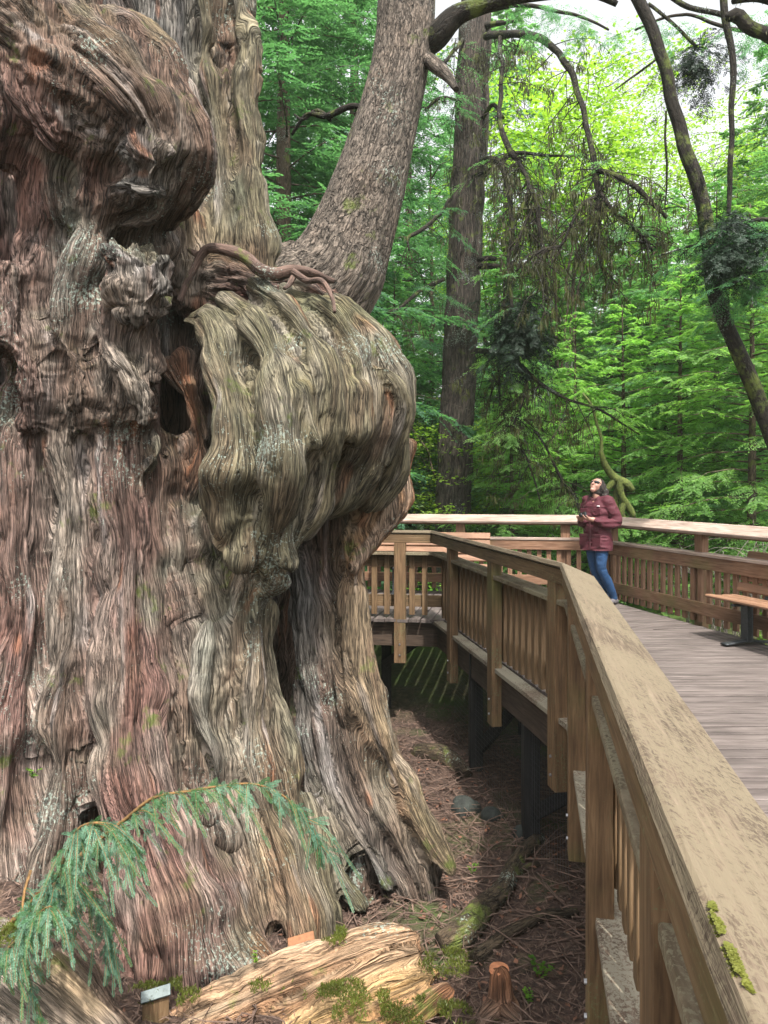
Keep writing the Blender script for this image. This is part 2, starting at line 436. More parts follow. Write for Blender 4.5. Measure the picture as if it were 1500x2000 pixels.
def bark_body(name, specs, mat, h, k, parent=None, subdiv=True, warp=0.0, zmin=None, seam=0.05, mottle=None, lump=1.0, crease=0.0):
    """specs: dict(pts, rad, col, amp, wl, crinkle). Blended tubes, bark ridges displaced along each tube's own fibre."""
    tb = [smooth_path(s['pts'], s['rad']) for s in specs]
    V, Q = sdf_mesh(tb, h, k, subdiv=subdiv, warp=warp, zmin=zmin)
    n = len(V); f1 = np.full(n, 9.0); f2 = np.full(n, 9.0); sid = np.zeros(n, int); gs = np.zeros(n); gt = np.zeros(n)
    wsum = np.zeros(n); col = np.zeros((n, 3)); amp = np.zeros(n); cr = np.zeros(n); ext = np.zeros(n)
    X, Y, Z = V.T.copy()
    if warp:
        X, Y, Z = (X+warp*(np.sin(3.3*Z+1.7*Y)+0.6*np.sin(7.1*Z+3*X+1)), Y+warp*(np.sin(2.9*Z+2.3*X)+0.6*np.sin(6.7*X+2+4*Z)),
                   Z+warp*0.6*np.sin(4.1*X+2.2*Y))
    for j, (s, (p, r)) in enumerate(zip(specs, tb)):
        lo = np.min(p-r[:, None], 0)-0.3; hi = np.max(p+r[:, None], 0)+0.3
        m = np.where((X > lo[0]) & (X < hi[0]) & (Y > lo[1]) & (Y < hi[1]) & (Z > lo[2]) & (Z < hi[2]))[0]
        if not len(m): continue
        f, s_, t_ = seg_field(p, r, X[m], Y[m], Z[m], full=True)
        better = f < f1[m]
        mb = m[better]; mw = m[~better]
        f2[mb] = f1[mb]; f1[mb] = f[better]; sid[mb] = j; gs[mb] = s_[better]; gt[mb] = t_[better]
        f2[mw] = np.minimum(f2[mw], f[~better])
        w_ = np.exp(np.clip(-f/0.035, -25, 25)); wsum[m] += w_
        col[m] += w_[:, None]*np.array(s['col']); amp[m] += w_*s.get('amp', 1.0); cr[m] += w_*s.get('crinkle', 0.0)
    col /= wsum[:, None]+1e-9; amp /= wsum+1e-9; cr /= wsum+1e-9
    fade = 0.35+0.65*(1-np.exp(-np.maximum(f2-f1, 0)/seam))
    nn = normals(V, Q)
    wob = 0.06*(noise3(gt*2.0, gs*1.5, sid*3.7)-0.5)+0.016*(noise3(gt*6, gs*3, sid*1.7+9)-0.5)
    a = gs+wob+sid*13.1
    d = (0.020-0.085*ridge(a/0.26, gt/1.3, sid*5.3)**2.5-0.050*ridge(a/0.095, gt/0.62, sid*2.3+4)**3
         -0.024*ridge(a/0.040, gt/0.30, sid*1.1+7)**3+0.010*(noise3(a/0.018, gt/0.12, sid+2.0)-0.5))
    wx, wy, wz = [0.05*(noise3(V[:, 0]/0.09+q, V[:, 1]/0.09, V[:, 2]/0.09)-0.5) for q in (0, 31, 67)]
    cx, cy, cz = V[:, 0]+wx*2, V[:, 1]+wy*2, V[:, 2]+wz*2
    c = (0.03-0.085*ridge(cx/0.16+3, cy/0.13, cz/0.22)**2-0.055*ridge(cx/0.065, cy/0.06+9, cz/0.10)**2
         -0.03*ridge(cx/0.030, cy/0.03+9, cz/0.05)**2)
    rim = 0.13*(noise3(V[:, 0]/0.30, V[:, 1]/0.30, V[:, 2]/0.24)-0.5)+0.022*(noise3(V[:, 0]/0.13, V[:, 1]/0.13, V[:, 2]/0.2)-0.5)
    D = d*amp*fade+c*cr+rim*lump; DC = crease*np.exp(-(np.maximum(f2-f1, 0)/0.045)**1.5)*np.clip(noise3(V[:, 0]*3, V[:, 1]*3, V[:, 2]*1.2)*3.2-0.6, 0.1, 1.15)*(1+0.25*np.clip(1.1-V[:, 2], 0, 1))
    ns = laplace(nn, Q, 14, 0.8) if crease > 0 else nn; ns = ns/(np.linalg.norm(ns, axis=1)[:, None]+1e-9)
    V = V+nn*D[:, None]-ns*DC[:, None]; D = D-DC
    if crease > 0: Vs = laplace(V, Q, 2); wv = np.exp(-np.maximum(f2-f1, 0)/0.03)[:, None]; V = V*(1-wv)+Vs*wv
    if mottle is not None: col = mottle(V, nn, a, gt, col, sid)
    G = np.stack([a, gt, sid*3.0], 1)
    GC = G[Q]; q0 = sid[Q[:, 0]]; bad = (sid[Q] != q0[:, None])          # faces on a seam keep one lobe's fibre
    g0 = GC[:, :1, :]+0*GC; g0[:, :, 1] += V[Q[:, :1], 2]-V[Q, 2]
    GC = np.where(bad[:, :, None], g0, GC)
    o = npmesh(name, V, Q, mat, parent, smooth=True, attrs={'col': np.clip(col, 0.004, 1)})
    mk = np.clip(1.5-(f2-f1)/0.05, 0, 1); wx_ = V[:, 0]*0.75+V[:, 1]*0.66+0.03*(noise3(V[:, 0]*3, V[:, 1]*3, V[:, 2]*3)-0.5)
    a2 = o.data.attributes.new('grain2', 'FLOAT_VECTOR', 'POINT'); a2.data.foreach_set('vector', np.stack([wx_, V[:, 2], mk], 1).astype(np.float32).ravel())
    at = o.data.attributes.new('grain', 'FLOAT_VECTOR', 'CORNER'); at.data.foreach_set('vector', GC.reshape(-1, 3).astype(np.float32).ravel())
    return o

def limb_mesh(paths, nseg=10, amp=0.0, step=0.12, rough=0.0, seed=0):
    """list of (pts, rad) swept into tubes; returns V, Q, grain"""
    Vs, Qs, Gs = [], [], []; base = 0
    for pi, (pts, rad) in enumerate(paths):
        p, r = smooth_path(pts, rad, 4)
        d = np.concatenate([[0], np.cumsum(np.linalg.norm(np.diff(p, axis=0), axis=1))])
        m = max(3, int(d[-1]/step)+1); t = np.linspace(0, d[-1], m)
        p = np.stack([np.interp(t, d, p[:, k]) for k in range(3)], 1); r = np.interp(t, d, r)
        if rough:
            p = p+(np.stack([noise3(t*3+9*k, seed+pi*3.1, 1.7*k) for k in range(3)], 1)-0.5)*rough
        T = np.gradient(p, axis=0); T /= np.linalg.norm(T, axis=1)[:, None]+1e-9
        ref = np.array([0, -1.0, 0.01]); c = ref-T*(T@ref)[:, None]; c /= np.linalg.norm(c, axis=1)[:, None]+1e-9
        e = np.cross(T, c)
        ph = np.linspace(0, 2*np.pi, nseg, endpoint=False)
        PH, TT = np.meshgrid(ph, t); R = np.repeat(r[:, None], nseg, 1)
        if amp:
            cx, sx = np.cos(PH)*2.2, np.sin(PH)*2.2
            k = np.mean(r)/0.3*6
            R = R*(1+amp*((ridge(cx*k/2, sx*k/2, TT*1.2+seed)-0.6)+0.6*(ridge(cx*k, sx*k, TT*3.3+seed)-0.6)+0.5*(noise3(cx, sx, TT*2+seed)-0.5)))
        W = p[:, None, :]+R[:, :, None]*(np.cos(PH)[:, :, None]*c[:, None, :]+np.sin(PH)[:, :, None]*e[:, None, :])
        Vs.append(np.concatenate([W.reshape(-1, 3), p[:1], p[-1:]]))
        Gs.append(np.concatenate([np.stack([(PH-np.pi)*np.mean(r), TT, np.full_like(TT, pi)+seed], 2).reshape(-1, 3), [[0, 0, pi], [0, t[-1], pi]]]))
        i = np.arange(m-1)[:, None]*nseg; j = np.arange(nseg)[None, :]; j2 = (j+1) % nseg
        Qs.append(np.stack([i+j, i+j2, i+nseg+j2, i+nseg+j], 2).reshape(-1, 4)+base)
        k = np.arange(nseg); k2 = (k+1) % nseg; o0 = (m-1)*nseg
        Qs.append(np.stack([np.full(nseg, m*nseg), k2, k, np.full(nseg, m*nseg)], 1)+base)
        Qs.append(np.stack([np.full(nseg, m*nseg+1), o0+k, o0+k2, np.full(nseg, m*nseg+1)], 1)+base)
        base += m*nseg+2
    return np.concatenate(Vs), Qs, np.concatenate(Gs)

def limbs(name, paths, mat, parent=None, nseg=10, amp=0.0, step=0.12, rough=0.0, seed=0, col=None):
    V, Qs, G = limb_mesh(paths, nseg, amp, step, rough, seed)
    quads = []; tris = []
    for q in Qs:
        if len(q) and np.all(q[:, 0] == q[:, 3]): tris.append(q[:, :3])
        else: quads.append(q)
    at = {'grain': G}
    if col is not None: at['col'] = np.tile(np.array(col, float), (len(V), 1))
    return npmesh(name, V, [np.concatenate(quads), np.concatenate(tris)], mat, parent, smooth=True, attrs=at)

def px_path(L, Yd=None):
    """[(u, v, Y, radius_px)] -> pts, rad in metres"""
    pts = [P(u, v, Y) for u, v, Y, r in L]; rad = [r*Y/F for u, v, Y, r in L]
    return np.array(pts), np.array(rad)

# ---- leaves as small folded diamonds
def leaf_arrays(Pt, D, Nn, L, W):
    """Pt base, D direction, Nn leaf normal (all (n,3)); L, W (n,)"""
    D = D/(np.linalg.norm(D, axis=1)[:, None]+1e-9)
    Sd = np.cross(D, Nn); Sd /= np.linalg.norm(Sd, axis=1)[:, None]+1e-9
    a = Pt; b = Pt+D*(L*0.45)[:, None]+Sd*(W*0.5)[:, None]; c = Pt+D*L[:, None]; d = Pt+D*(L*0.45)[:, None]-Sd*(W*0.5)[:, None]
    V = np.stack([a, b, c, d], 1).reshape(-1, 3); Q = np.arange(len(V)).reshape(-1, 4)
    return V, Q

# ------------------------------------------------------------------ the giant cedar
M = {}
M['cedar'] = bark_mat('cedar_bark', across=90, along=5.5, dark=0.25, lite=1.5, bump=1.0, moss=0.02, seam_mix=True)
PINK, GREY, OLIVE, TAN, RED, ORANGE, PALE, BROWN, DKOL, SLATE = ((0.235, 0.135, 0.112), (0.225, 0.180, 0.145), (0.205, 0.178, 0.112),
    (0.30, 0.22, 0.14), (0.15, 0.075, 0.058), (0.33, 0.16, 0.075), (0.38, 0.33, 0.28), (0.17, 0.115, 0.085), (0.165, 0.145, 0.09), (0.155, 0.145, 0.135))

def T(col, L, amp=1.45, crinkle=0.05):
    """L = [(u, v, surface depth Y, radius_px)]: the point of the surface nearest the eye lies at depth Y"""
    pts, rad = [], []
    for u, v, Y, r in L:
        Yc = Y/(1-r/F); pts.append(P(u, v, Yc)); rad.append(r*Yc/F)
    return dict(pts=np.array(pts), rad=np.array(rad), col=col, amp=amp, crinkle=crinkle)
def B(col, u, v, Y, r, amp=1.0, crinkle=0.0, dv=20, du=0):
    return T(col, [(u-du, v-dv, Y, r), (u+du, v+dv, Y, r)], amp, crinkle)

cedar = [
    B(BROWN, 175, 1620, 4.85, 70, dv=120), B(BROWN, 545, 1830, 4.72, 50, dv=60, amp=0.8), B(BROWN, 700, 1700, 5.15, 60, dv=60, amp=0.8), B(BROWN, 425, 1085, 5.2, 50, dv=50),
    # heartwood behind everything, far wider than the picture
    T(PINK, [(-150, 2100, 5.0, 420), (-100, 1500, 5.5, 360), (-60, 900, 5.9, 330), (-60, 300, 6.2, 290), (-40, -300, 6.6, 260), (-40, -900, 7.0, 240)]),
    T(BROWN, [(330, 2000, 5.6, 230), (380, 1500, 5.8, 190), (430, 1000, 5.9, 200), (470, 700, 5.95, 150)]),
    # left-hand columns
    T(PINK, [(-130, 520, 5.3, 110), (-140, 1000, 5.0, 110), (-180, 1500, 4.6, 140), (-260, 2100, 3.9, 180)]),
    T(PINK, [(40, 640, 5.2, 60), (36, 900, 5.05, 66), (30, 1200, 4.9, 74), (8, 1500, 4.65, 86), (-40, 1800, 4.3, 110), (-80, 2100, 3.95, 140)]),
    T(GREY, [(148, 690, 5.2, 58), (140, 950, 5.05, 50), (140, 1200, 4.9, 52), (130, 1450, 4.75, 58), (100, 1700, 4.45, 70), (70, 1950, 4.1, 90)]),
    T(PINK, [(225, 640, 5.15, 60), (240, 830, 5.05, 76), (245, 1050, 4.95, 82), (248, 1250, 4.8, 86), (262, 1420, 4.6, 92), (285, 1560, 4.45, 104), (325, 1720, 4.25, 130), (350, 1880, 4.05, 165), (350, 2080, 3.9, 200)]),
    T(PINK, [(370, 1650, 4.6, 60), (430, 1790, 4.4, 70), (480, 1880, 4.22, 70), (570, 1960, 4.1, 50)], amp=0.8),
    T(BROWN, [(318, 960, 5.25, 34), (316, 1150, 5.05, 34), (325, 1300, 4.95, 36), (335, 1450, 4.85, 40), (360, 1620, 4.65, 50)]),
    T(GREY, [(355, 1000, 5.25, 24), (352, 1150, 5.1, 22), (350, 1300, 4.95, 22), (382, 1440, 4.9, 24), (400, 1560, 4.85, 26)], amp=0.6),
    # middle leg
    T(PINK, [(375, 960, 5.35, 60), (385, 1100, 5.25, 50), (400, 1200, 5.05, 44)]),
    T(TAN, [(500, 1060, 5.1, 50), (470, 1150, 5.02, 66), (450, 1260, 4.98, 58), (425, 1340, 4.92, 42), (415, 1430, 4.88, 38), (450, 1520, 4.85, 36), (480, 1640, 4.75, 40), (510, 1780, 4.6, 40)], amp=0.8),
    T(PALE, [(405, 1220, 4.92, 34), (400, 1320, 4.86, 38), (402, 1400, 4.82, 38), (430, 1480, 4.8, 34), (440, 1600, 4.8, 30)], amp=0.5),
    T(TAN, [(490, 1130, 5.05, 36), (490, 1260, 4.98, 38), (488, 1380, 4.92, 46), (505, 1500, 4.85, 50), (545, 1640, 4.72, 52), (580, 1770, 4.55, 46), (600, 1850, 4.45, 42)], amp=0.8),
    T(OLIVE, [(515, 1180, 5.2, 24), (525, 1320, 5.12, 30), (545, 1450, 5.05, 38), (590, 1600, 4.9, 40), (630, 1740, 4.7, 30), (655, 1830, 4.6, 24)], amp=0.7),
    T(OLIVE, [(600, 1560, 5.0, 34), (650, 1690, 4.9, 36), (690, 1760, 4.82, 24)], amp=0.6),
    T(OLIVE, [(430, 1640, 4.95, 40), (500, 1740, 4.75, 36), (520, 1840, 4.6, 26)], amp=0.6),
    # right leg
    T(BROWN, [(650, 900, 5.75, 90), (650, 1050, 5.7, 66), (640, 1180, 5.65, 70), (652, 1300, 5.42, 84), (690, 1450, 5.26, 94), (745, 1580, 5.10, 96), (795, 1690, 4.98, 74), (815, 1760, 4.95, 54)]),
    T(SLATE, [(590, 1120, 5.62, 46), (592, 1240, 5.5, 48), (615, 1380, 5.38, 50), (655, 1520, 5.2, 54), (715, 1640, 5.05, 44), (745, 1710, 4.95, 34)]),
    T(TAN, [(745, 1000, 5.55, 60), (700, 1100, 5.5, 40), (680, 1200, 5.48, 42), (695, 1320, 5.38, 50), (735, 1440, 5.25, 54), (785, 1560, 5.15, 52), (835, 1650, 5.0, 36), (872, 1700, 4.92, 18)], amp=0.6),
    T(ORANGE, [(795, 870, 5.55, 30), (780, 960, 5.5, 40), (740, 1040, 5.5, 42), (695, 1110, 5.48, 30)], amp=0.5),
    # the great burl: lobes flowing over the top and in underneath
    B(DKOL, 570, 800, 5.15, 130, dv=80),
    B(BROWN, 680, 830, 5.25, 110, dv=60), B(BROWN, 345, 640, 6.0, 80, dv=60), B(BROWN, 285, 470, 5.25, 70), B(BROWN, 330, 800, 5.95, 60, dv=60),
    T(OLIVE, [(365, 620, 5.2, 22), (400, 632, 4.95, 38), (432, 700, 4.72, 42), (462, 790, 4.58, 46), (468, 880, 4.50, 52), (452, 970, 4.55, 56), (462, 1040, 4.72, 50), (500, 1110, 4.95, 38), (500, 1170, 5.05, 34)], amp=0.5),
    T(OLIVE, [(450, 600, 5.2, 36), (490, 640, 4.85, 42), (540, 730, 4.55, 52), (562, 830, 4.34, 64), (552, 930, 4.42, 60), (540, 1020, 4.62, 54), (525, 1090, 4.85, 46), (510, 1150, 5.0, 36)], amp=0.45),
    T(OLIVE, [(510, 575, 5.3, 36), (568, 620, 4.88, 42), (622, 700, 4.62, 44), (648, 800, 4.50, 48), (628, 890, 4.66, 48), (590, 1000, 4.82, 46), (545, 1080, 4.95, 38)], amp=0.45),
    T(OLIVE, [(570, 575, 5.4, 30), (640, 622, 5.0, 38), (692, 700, 4.78, 38), (712, 790, 4.74, 38), (690, 880, 4.95, 40), (645, 960, 5.12, 40), (600, 1030, 5.25, 30)], amp=0.45),
    T(DKOL, [(740, 780, 4.98, 40), (735, 870, 5.0, 48), (690, 940, 5.1, 46), (640, 985, 5.25, 36)], amp=0.4),
    T(OLIVE, [(640, 592, 5.3, 34), (682, 640, 5.08, 48), (732, 708, 5.0, 48), (772, 780, 5.0, 42), (785, 850, 5.05, 34), (770, 920, 5.2, 34), (730, 975, 5.35, 32)], amp=0.45),
    T(TAN, [(708, 640, 5.62, 36), (750, 695, 5.52, 40), (776, 785, 5.45, 38), (782, 860, 5.45, 34), (765, 940, 5.45, 40), (730, 1010, 5.5, 46)], amp=0.5),
    T(RED, [(722, 740, 4.93, 22), (750, 770, 4.9, 22), (760, 830, 4.93, 22), (735, 880, 5.0, 22)], amp=0.7),
    T(OLIVE, [(705, 725, 4.86, 16), (745, 728, 4.84, 18), (775, 775, 4.86, 18), (778, 840, 4.95, 20), (760, 900, 5.05, 18)], amp=0.4),
    B(OLIVE, 478, 1050, 4.70, 38, amp=0.4, dv=30, du=-8), B(TAN, 430, 1030, 4.76, 28, amp=0.5, dv=24, du=4),
    B(OLIVE, 560, 1060, 4.72, 36, amp=0.4, dv=24), B(OLIVE, 600, 815, 4.40, 56, amp=0.4, dv=30, du=10), B(OLIVE, 700, 800, 4.68, 44, amp=0.4, dv=30),
    # recess on the burl's left, with rusty wood inside
    T((0.18, 0.10, 0.06), [(345, 720, 5.62, 40), (375, 800, 5.45, 36), (392, 880, 5.32, 34), (380, 960, 5.3, 34)], amp=0.8),
    T(BROWN, [(330, 860, 5.35, 26), (345, 920, 5.25, 22), (335, 980, 5.3, 20)], amp=0.6),
    T(DKOL, [(300, 860, 5.15, 22), (312, 905, 5.05, 18), (285, 945, 5.1, 16)], amp=0.5),
    # soil and litter ledge on top of the burl
    T(RED, [(370, 560, 5.6, 60), (450, 560, 5.7, 76), (560, 580, 5.65, 66), (640, 600, 5.6, 46)], amp=0.3, crinkle=0.5),
    T(TAN, [(355, 420, 5.75, 40), (370, 500, 5.7, 44), (372, 560, 5.6, 40)]),
    # stems rising behind
    T(SLATE, [(250, -800, 6.9, 100), (290, -100, 6.4, 105), (305, 150, 6.2, 100), (320, 350, 6.0, 90), (350, 520, 5.9, 70)]),
    T(SLATE, [(340, -800, 6.8, 50), (350, 0, 6.3, 38), (355, 150, 6.15, 40), (360, 300, 6.0, 40)]),
    T(OLIVE, [(400, -800, 6.7, 40), (405, 0, 6.25, 34), (400, 90, 6.2, 32), (415, 200, 6.15, 30), (428, 320, 6.1, 34), (425, 450, 6.0, 40), (425, 540, 5.9, 44)], amp=0.4),
    T(RED, [(430, -800, 6.75, 24), (430, 0, 6.3, 20), (445, 90, 6.25, 22), (462, 200, 6.2, 22), (465, 330, 6.15, 22), (470, 450, 6.1, 26), (470, 540, 6.0, 28)], amp=1.0),
    T(OLIVE, [(465, -800, 6.7, 40), (470, -10, 6.2, 34), (478, 60, 6.15, 36), (486, 130, 6.1, 34), (482, 200, 6.1, 38), (490, 300, 6.05, 38), (488, 380, 6.0, 38), (505, 460, 5.9, 42), (520, 530, 5.8, 44)], amp=0.35),
    B(TAN, 512, 172, 6.15, 16, amp=0.3, dv=14), B(OLIVE, 505, 300, 6.05, 22, amp=0.3, dv=14), B(OLIVE, 492, 105, 6.1, 22, amp=0.3, dv=8),
    # upper left burls
    T(BROWN, [(-80, 60, 5.2, 120), (60, 90, 4.95, 110), (160, 130, 4.75, 105), (250, 200, 4.65, 100), (310, 290, 4.7, 88), (300, 370, 4.85, 70), (240, 420, 5.0, 60)], amp=1.0, crinkle=0.2),
    T(BROWN, [(150, 80, 5.15, 80), (260, 130, 4.95, 78), (345, 220, 4.85, 70), (388, 300, 4.85, 62), (375, 360, 5.0, 55), (320, 410, 5.15, 50)], amp=1.0, crinkle=0.15),
    T(PINK, [(-120, 100, 5.0, 130), (-20, 200, 4.85, 100), (80, 270, 4.9, 80), (90, 400, 5.05, 74), (80, 520, 5.1, 66), (70, 640, 5.15, 60)], amp=1.1, crinkle=0.15),
    B(BROWN, 190, 215, 4.72, 140, amp=1.3, crinkle=0.5, dv=30, du=50), B(BROWN, 60, 120, 4.72, 120, amp=1.2, crinkle=0.55, dv=30, du=40), B(PINK, 90, 215, 4.74, 92, amp=1.5, crinkle=0.45, dv=34, du=20), B(PINK, -10, 240, 4.8, 80, amp=1.5, crinkle=0.4, dv=34),
    B(SLATE, 268, 300, 4.66, 42, amp=0.2, crinkle=0.9, dv=16, du=8), B(GREY, 320, 318, 4.62, 40, amp=0.2, crinkle=0.9, dv=14, du=-6), B(SLATE, 290, 370, 4.68, 44, amp=0.2, crinkle=0.9, dv=8, du=20),
    T(RED, [(185, 250, 4.85, 40), (190, 330, 4.9, 44), (185, 420, 5.0, 44)], amp=1.0, crinkle=0.3),
    T(GREY, [(215, 400, 5.12, 40), (175, 470, 5.0, 48), (140, 560, 4.92, 56), (135, 660, 4.97, 52)], amp=0.7), B(PINK, 120, 350, 4.98, 95, amp=1.5, crinkle=0.2, dv=60), B(BROWN, 215, 390, 4.98, 60, amp=1.2, crinkle=0.5),
    B(GREY, 268, 560, 4.72, 68, amp=0.6, crinkle=0.6, dv=34), B(SLATE, 240, 505, 4.72, 44, amp=0.4, crinkle=0.8, du=12, dv=8), B(SLATE, 300, 545, 4.7, 44, amp=0.4, crinkle=0.7),
    B(PINK, -5, 600, 4.85, 70, amp=0.8, crinkle=0.6, dv=54), B(RED, 240, 640, 4.9, 70, amp=0.9, crinkle=0.4, dv=24),
    B(BROWN, 150, 740, 5.06, 110, amp=1.3, crinkle=0.35, dv=60, du=20), B(BROWN, 240, 765, 4.92, 70, amp=1.2, crinkle=0.5, dv=44),
    T(GREY, [(190, 640, 5.0, 34), (230, 690, 4.86, 36), (268, 750, 4.8, 34), (280, 820, 4.88, 30)], amp=0.9, crinkle=0.4),
    T(BROWN, [(120, 640, 5.0, 34), (140, 700, 4.9, 36), (150, 770, 4.86, 38), (160, 830, 4.95, 34)], amp=1.0, crinkle=0.5),
    T(PINK, [(50, 660, 5.0, 40), (60, 740, 4.92, 44), (70, 820, 4.98, 42)], amp=1.1, crinkle=0.5),
    B(BROWN, 296, 690, 4.95, 34, amp=0.8, crinkle=0.5, dv=34),
]
def cedar_tint(V, nn, a, t, col, sid):
    big = fbm(V[:, 0]*1.1, V[:, 1]*1.1, V[:, 2]*0.7+5, 3); med = fbm(a*7, t*1.6, sid*1.0, 3)
    x = np.clip((big-0.52)*6, 0, 1)[:, None]; y = np.clip((med-0.56)*7, 0, 1)[:, None]; z = np.clip((0.44-med)*7, 0, 1)[:, None]
    lum = col.mean(1)[:, None]
    col = col*(1-0.35*x)+0.35*x*np.array([0.24, 0.215, 0.18])
    col = col*(1-0.4*y)+0.4*y*np.array([0.42, 0.37, 0.31])*np.clip(lum/0.19, 0.5, 1.3)
    col = col*(1-0.35*z)+0.35*z*np.array([0.13, 0.06, 0.04])
    g = np.clip((fbm(V[:, 0]*2.3+4, V[:, 1]*2.3, V[:, 2]*1.5, 3)-0.62)*8, 0, 1)[:, None]*np.clip(V[:, 2:3]*0.4+0.7, 0, 1)
    col = col*(1-0.5*g)+0.5*g*np.array([0.13, 0.165, 0.12])
    # bare rusty scars and weathered silver streaks
    s1 = 0.6*np.clip((noise3(a*9+3, t*2.2, sid*2.0)-0.86)*14, 0, 1)[:, None]; col = col*(1-0.8*s1)+0.8*s1*np.array([0.34, 0.13, 0.06])
    s2 = 0.6*np.clip((noise3(a*12+30, t*2.0, sid*2.0)-0.78)*7, 0, 1)[:, None]; col = col*(1-0.7*s2)+0.7*s2*np.array([0.46, 0.42, 0.40])
    # moss on the lowest flares and on upward shelves of the burl
    up = np.clip(nn[:, 2:3]*1.4-0.35, 0, 1)*np.clip((fbm(V[:, 0]*4, V[:, 1]*4, V[:, 2]*4, 2)-0.42)*5, 0, 1)[:, None]
    col = col*(1-0.5*up)+0.5*up*np.array([0.16, 0.15, 0.06])
    return col*0.88

giant = empty('giant_cedar_tree', tuple(P(100, 0, 6.0)*np.array([1, 1, 0])+np.array([0, 0, -1.3])),
              'enormous ancient cedar with swollen burls and furrowed pinkish bark filling the left side', 'tree')
def place(o, root):      # parts are built in world space: keep them there under a moved root
    o.parent = root; o.matrix_parent_inverse = Matrix.Translation(-Vector(root.location)); return o
CED_H = 0.026
trunk = bark_body('trunk', cedar, M['cedar'], CED_H, 0.013, warp=0.02, zmin=-1.7, mottle=cedar_tint, crease=0.066, seam=0.03)
place(trunk, giant)

# ------------------------------------------------------------------ ground
def gz(x, y):
    x = np.asarray(x, float); y = np.asarray(y, float)
    z = -1.27+0.10*(fbm(x*0.9+3, y*0.9, 0.5, 3)-0.5)*2
    sm = lambda a, b, t: np.clip((t-a)/(b-a), 0, 1)**2*(3-2*np.clip((t-a)/(b-a), 0, 1))
    z = z+0.50*sm(9.0, 13.0, y)*(1-0*x)+0.60*sm(3.6, 5.5, x-0.0*y)*sm(3.0, 9.0, y+x)   # higher beyond the boardwalk
    z = z+0.35*sm(-0.8, -2.6, x)*sm(8, 5, y)
    z = z+0.25*(fbm(x*0.12, y*0.12, 2.0, 2)-0.5)*sm(12, 25, y)*4
    return z
m, n, l, bs, out = new_mat('forest_floor')
tc = N(n, 'ShaderNodeTexCoord')
n1 = N(n, 'ShaderNodeTexNoise', Scale=16.0, Detail=8.0, Roughness=0.72, Distortion=0.8); l.new(tc.outputs['Object'], n1.inputs['Vector'])
n2 = N(n, 'ShaderNodeTexNoise', Scale=1.3, Detail=4.0); l.new(tc.outputs['Object'], n2.inputs['Vector'])
c = ramp(n, l, n1.outputs[0], [(0.30, (0.018, 0.011, 0.008)), (0.5, (0.055, 0.031, 0.022)), (0.68, (0.13, 0.08, 0.055))])
c = mixc(n, l, c, (0.055, 0.085, 0.018), ramp(n, l, n2.outputs[0], [(0.52, g3(0)), (0.66, g3(0.8))]))
sx = N(n, 'ShaderNodeSeparateXYZ'); l.new(tc.outputs['Object'], sx.inputs[0])
mr = N(n, 'ShaderNodeMapRange'); mr.inputs['From Min'].default_value = 9; mr.inputs['From Max'].default_value = 13; l.new(sx.outputs['Y'], mr.inputs['Value'])
c = mixc(n, l, c, (0.07, 0.12, 0.02), mr.outputs[0])
l.new(c, bs.inputs['Base Color']); bs.inputs['Roughness'].default_value = 0.95
bp = N(n, 'ShaderNodeBump', Strength=1.0, Distance=0.03); l.new(n1.outputs[0], bp.inputs['Height']); l.new(bp.outputs[0], bs.inputs['Normal'])
M['floor'] = m
gx = np.concatenate([np.linspace(-160, -8, 40)[:-1], np.linspace(-8, 10, 241), np.linspace(10, 160, 40)[1:]])
gy = np.concatenate([np.linspace(-30, 1, 12)[:-1], np.linspace(1, 16, 201), np.linspace(16, 260, 60)[1:]])
GX, GY = np.meshgrid(gx, gy, indexing='ij'); GZ = gz(GX, GY)
GZ = GZ+(0.05*(fbm(GX*3.5, GY*3.5, 1.0, 3)-0.5)*2)*((np.abs(GX-1) < 9) & (GY < 16) & (GY > 1))
i, j = np.meshgrid(np.arange(len(gx)-1), np.arange(len(gy)-1), indexing='ij'); k = i*len(gy)+j
Q = np.stack([k, k+len(gy), k+len(gy)+1, k+1], -1).reshape(-1, 4)
g = npmesh('ground', np.stack([GX, GY, GZ], -1).reshape(-1, 3), Q, m, smooth=True); tag(g, kind='structure')

# ------------------------------------------------------------------ boardwalk
M['deck'] = wood_mat('deck_boards', (0.10, 0.080, 0.072), (0.155, 0.126, 0.115), (0.21, 0.175, 0.16), scale=(2.2, 22, 55), rough=0.8, bump=0.2)
M['ledge'] = wood_mat('weathered_edge_board', (0.12, 0.08, 0.055), (0.20, 0.14, 0.10), (0.30, 0.23, 0.17), lichen=0.7, lichcol=(0.40, 0.36, 0.27), rough=0.9)
M['beam'] = wood_mat('deck_beam', (0.05, 0.034, 0.026), (0.085, 0.058, 0.042), (0.13, 0.09, 0.065), rough=0.9)
M['pile'] = wood_mat('creosote_post', (0.012, 0.011, 0.011), (0.022, 0.02, 0.02), (0.04, 0.037, 0.035), rough=0.8)
M['rail_in'] = wood_mat('cedar_rail', (0.12, 0.074, 0.038), (0.20, 0.123, 0.062), (0.30, 0.195, 0.108), lichen=0.15, lichcol=(0.25, 0.24, 0.12), green=0.2)
M['post_w'] = wood_mat('cedar_post', (0.12, 0.070, 0.036), (0.20, 0.118, 0.060), (0.29, 0.18, 0.095), lichen=0.12, lichcol=(0.2, 0.2, 0.1), green=0.15)
M['cap'] = wood_mat('weathered_cap', (0.070, 0.048, 0.030), (0.140, 0.102, 0.068), (0.26, 0.20, 0.14), lichen=0.62, lichcol=(0.215, 0.172, 0.112), scale=(5, 60, 60), rough=0.8, bump=0.7, green=0.0)
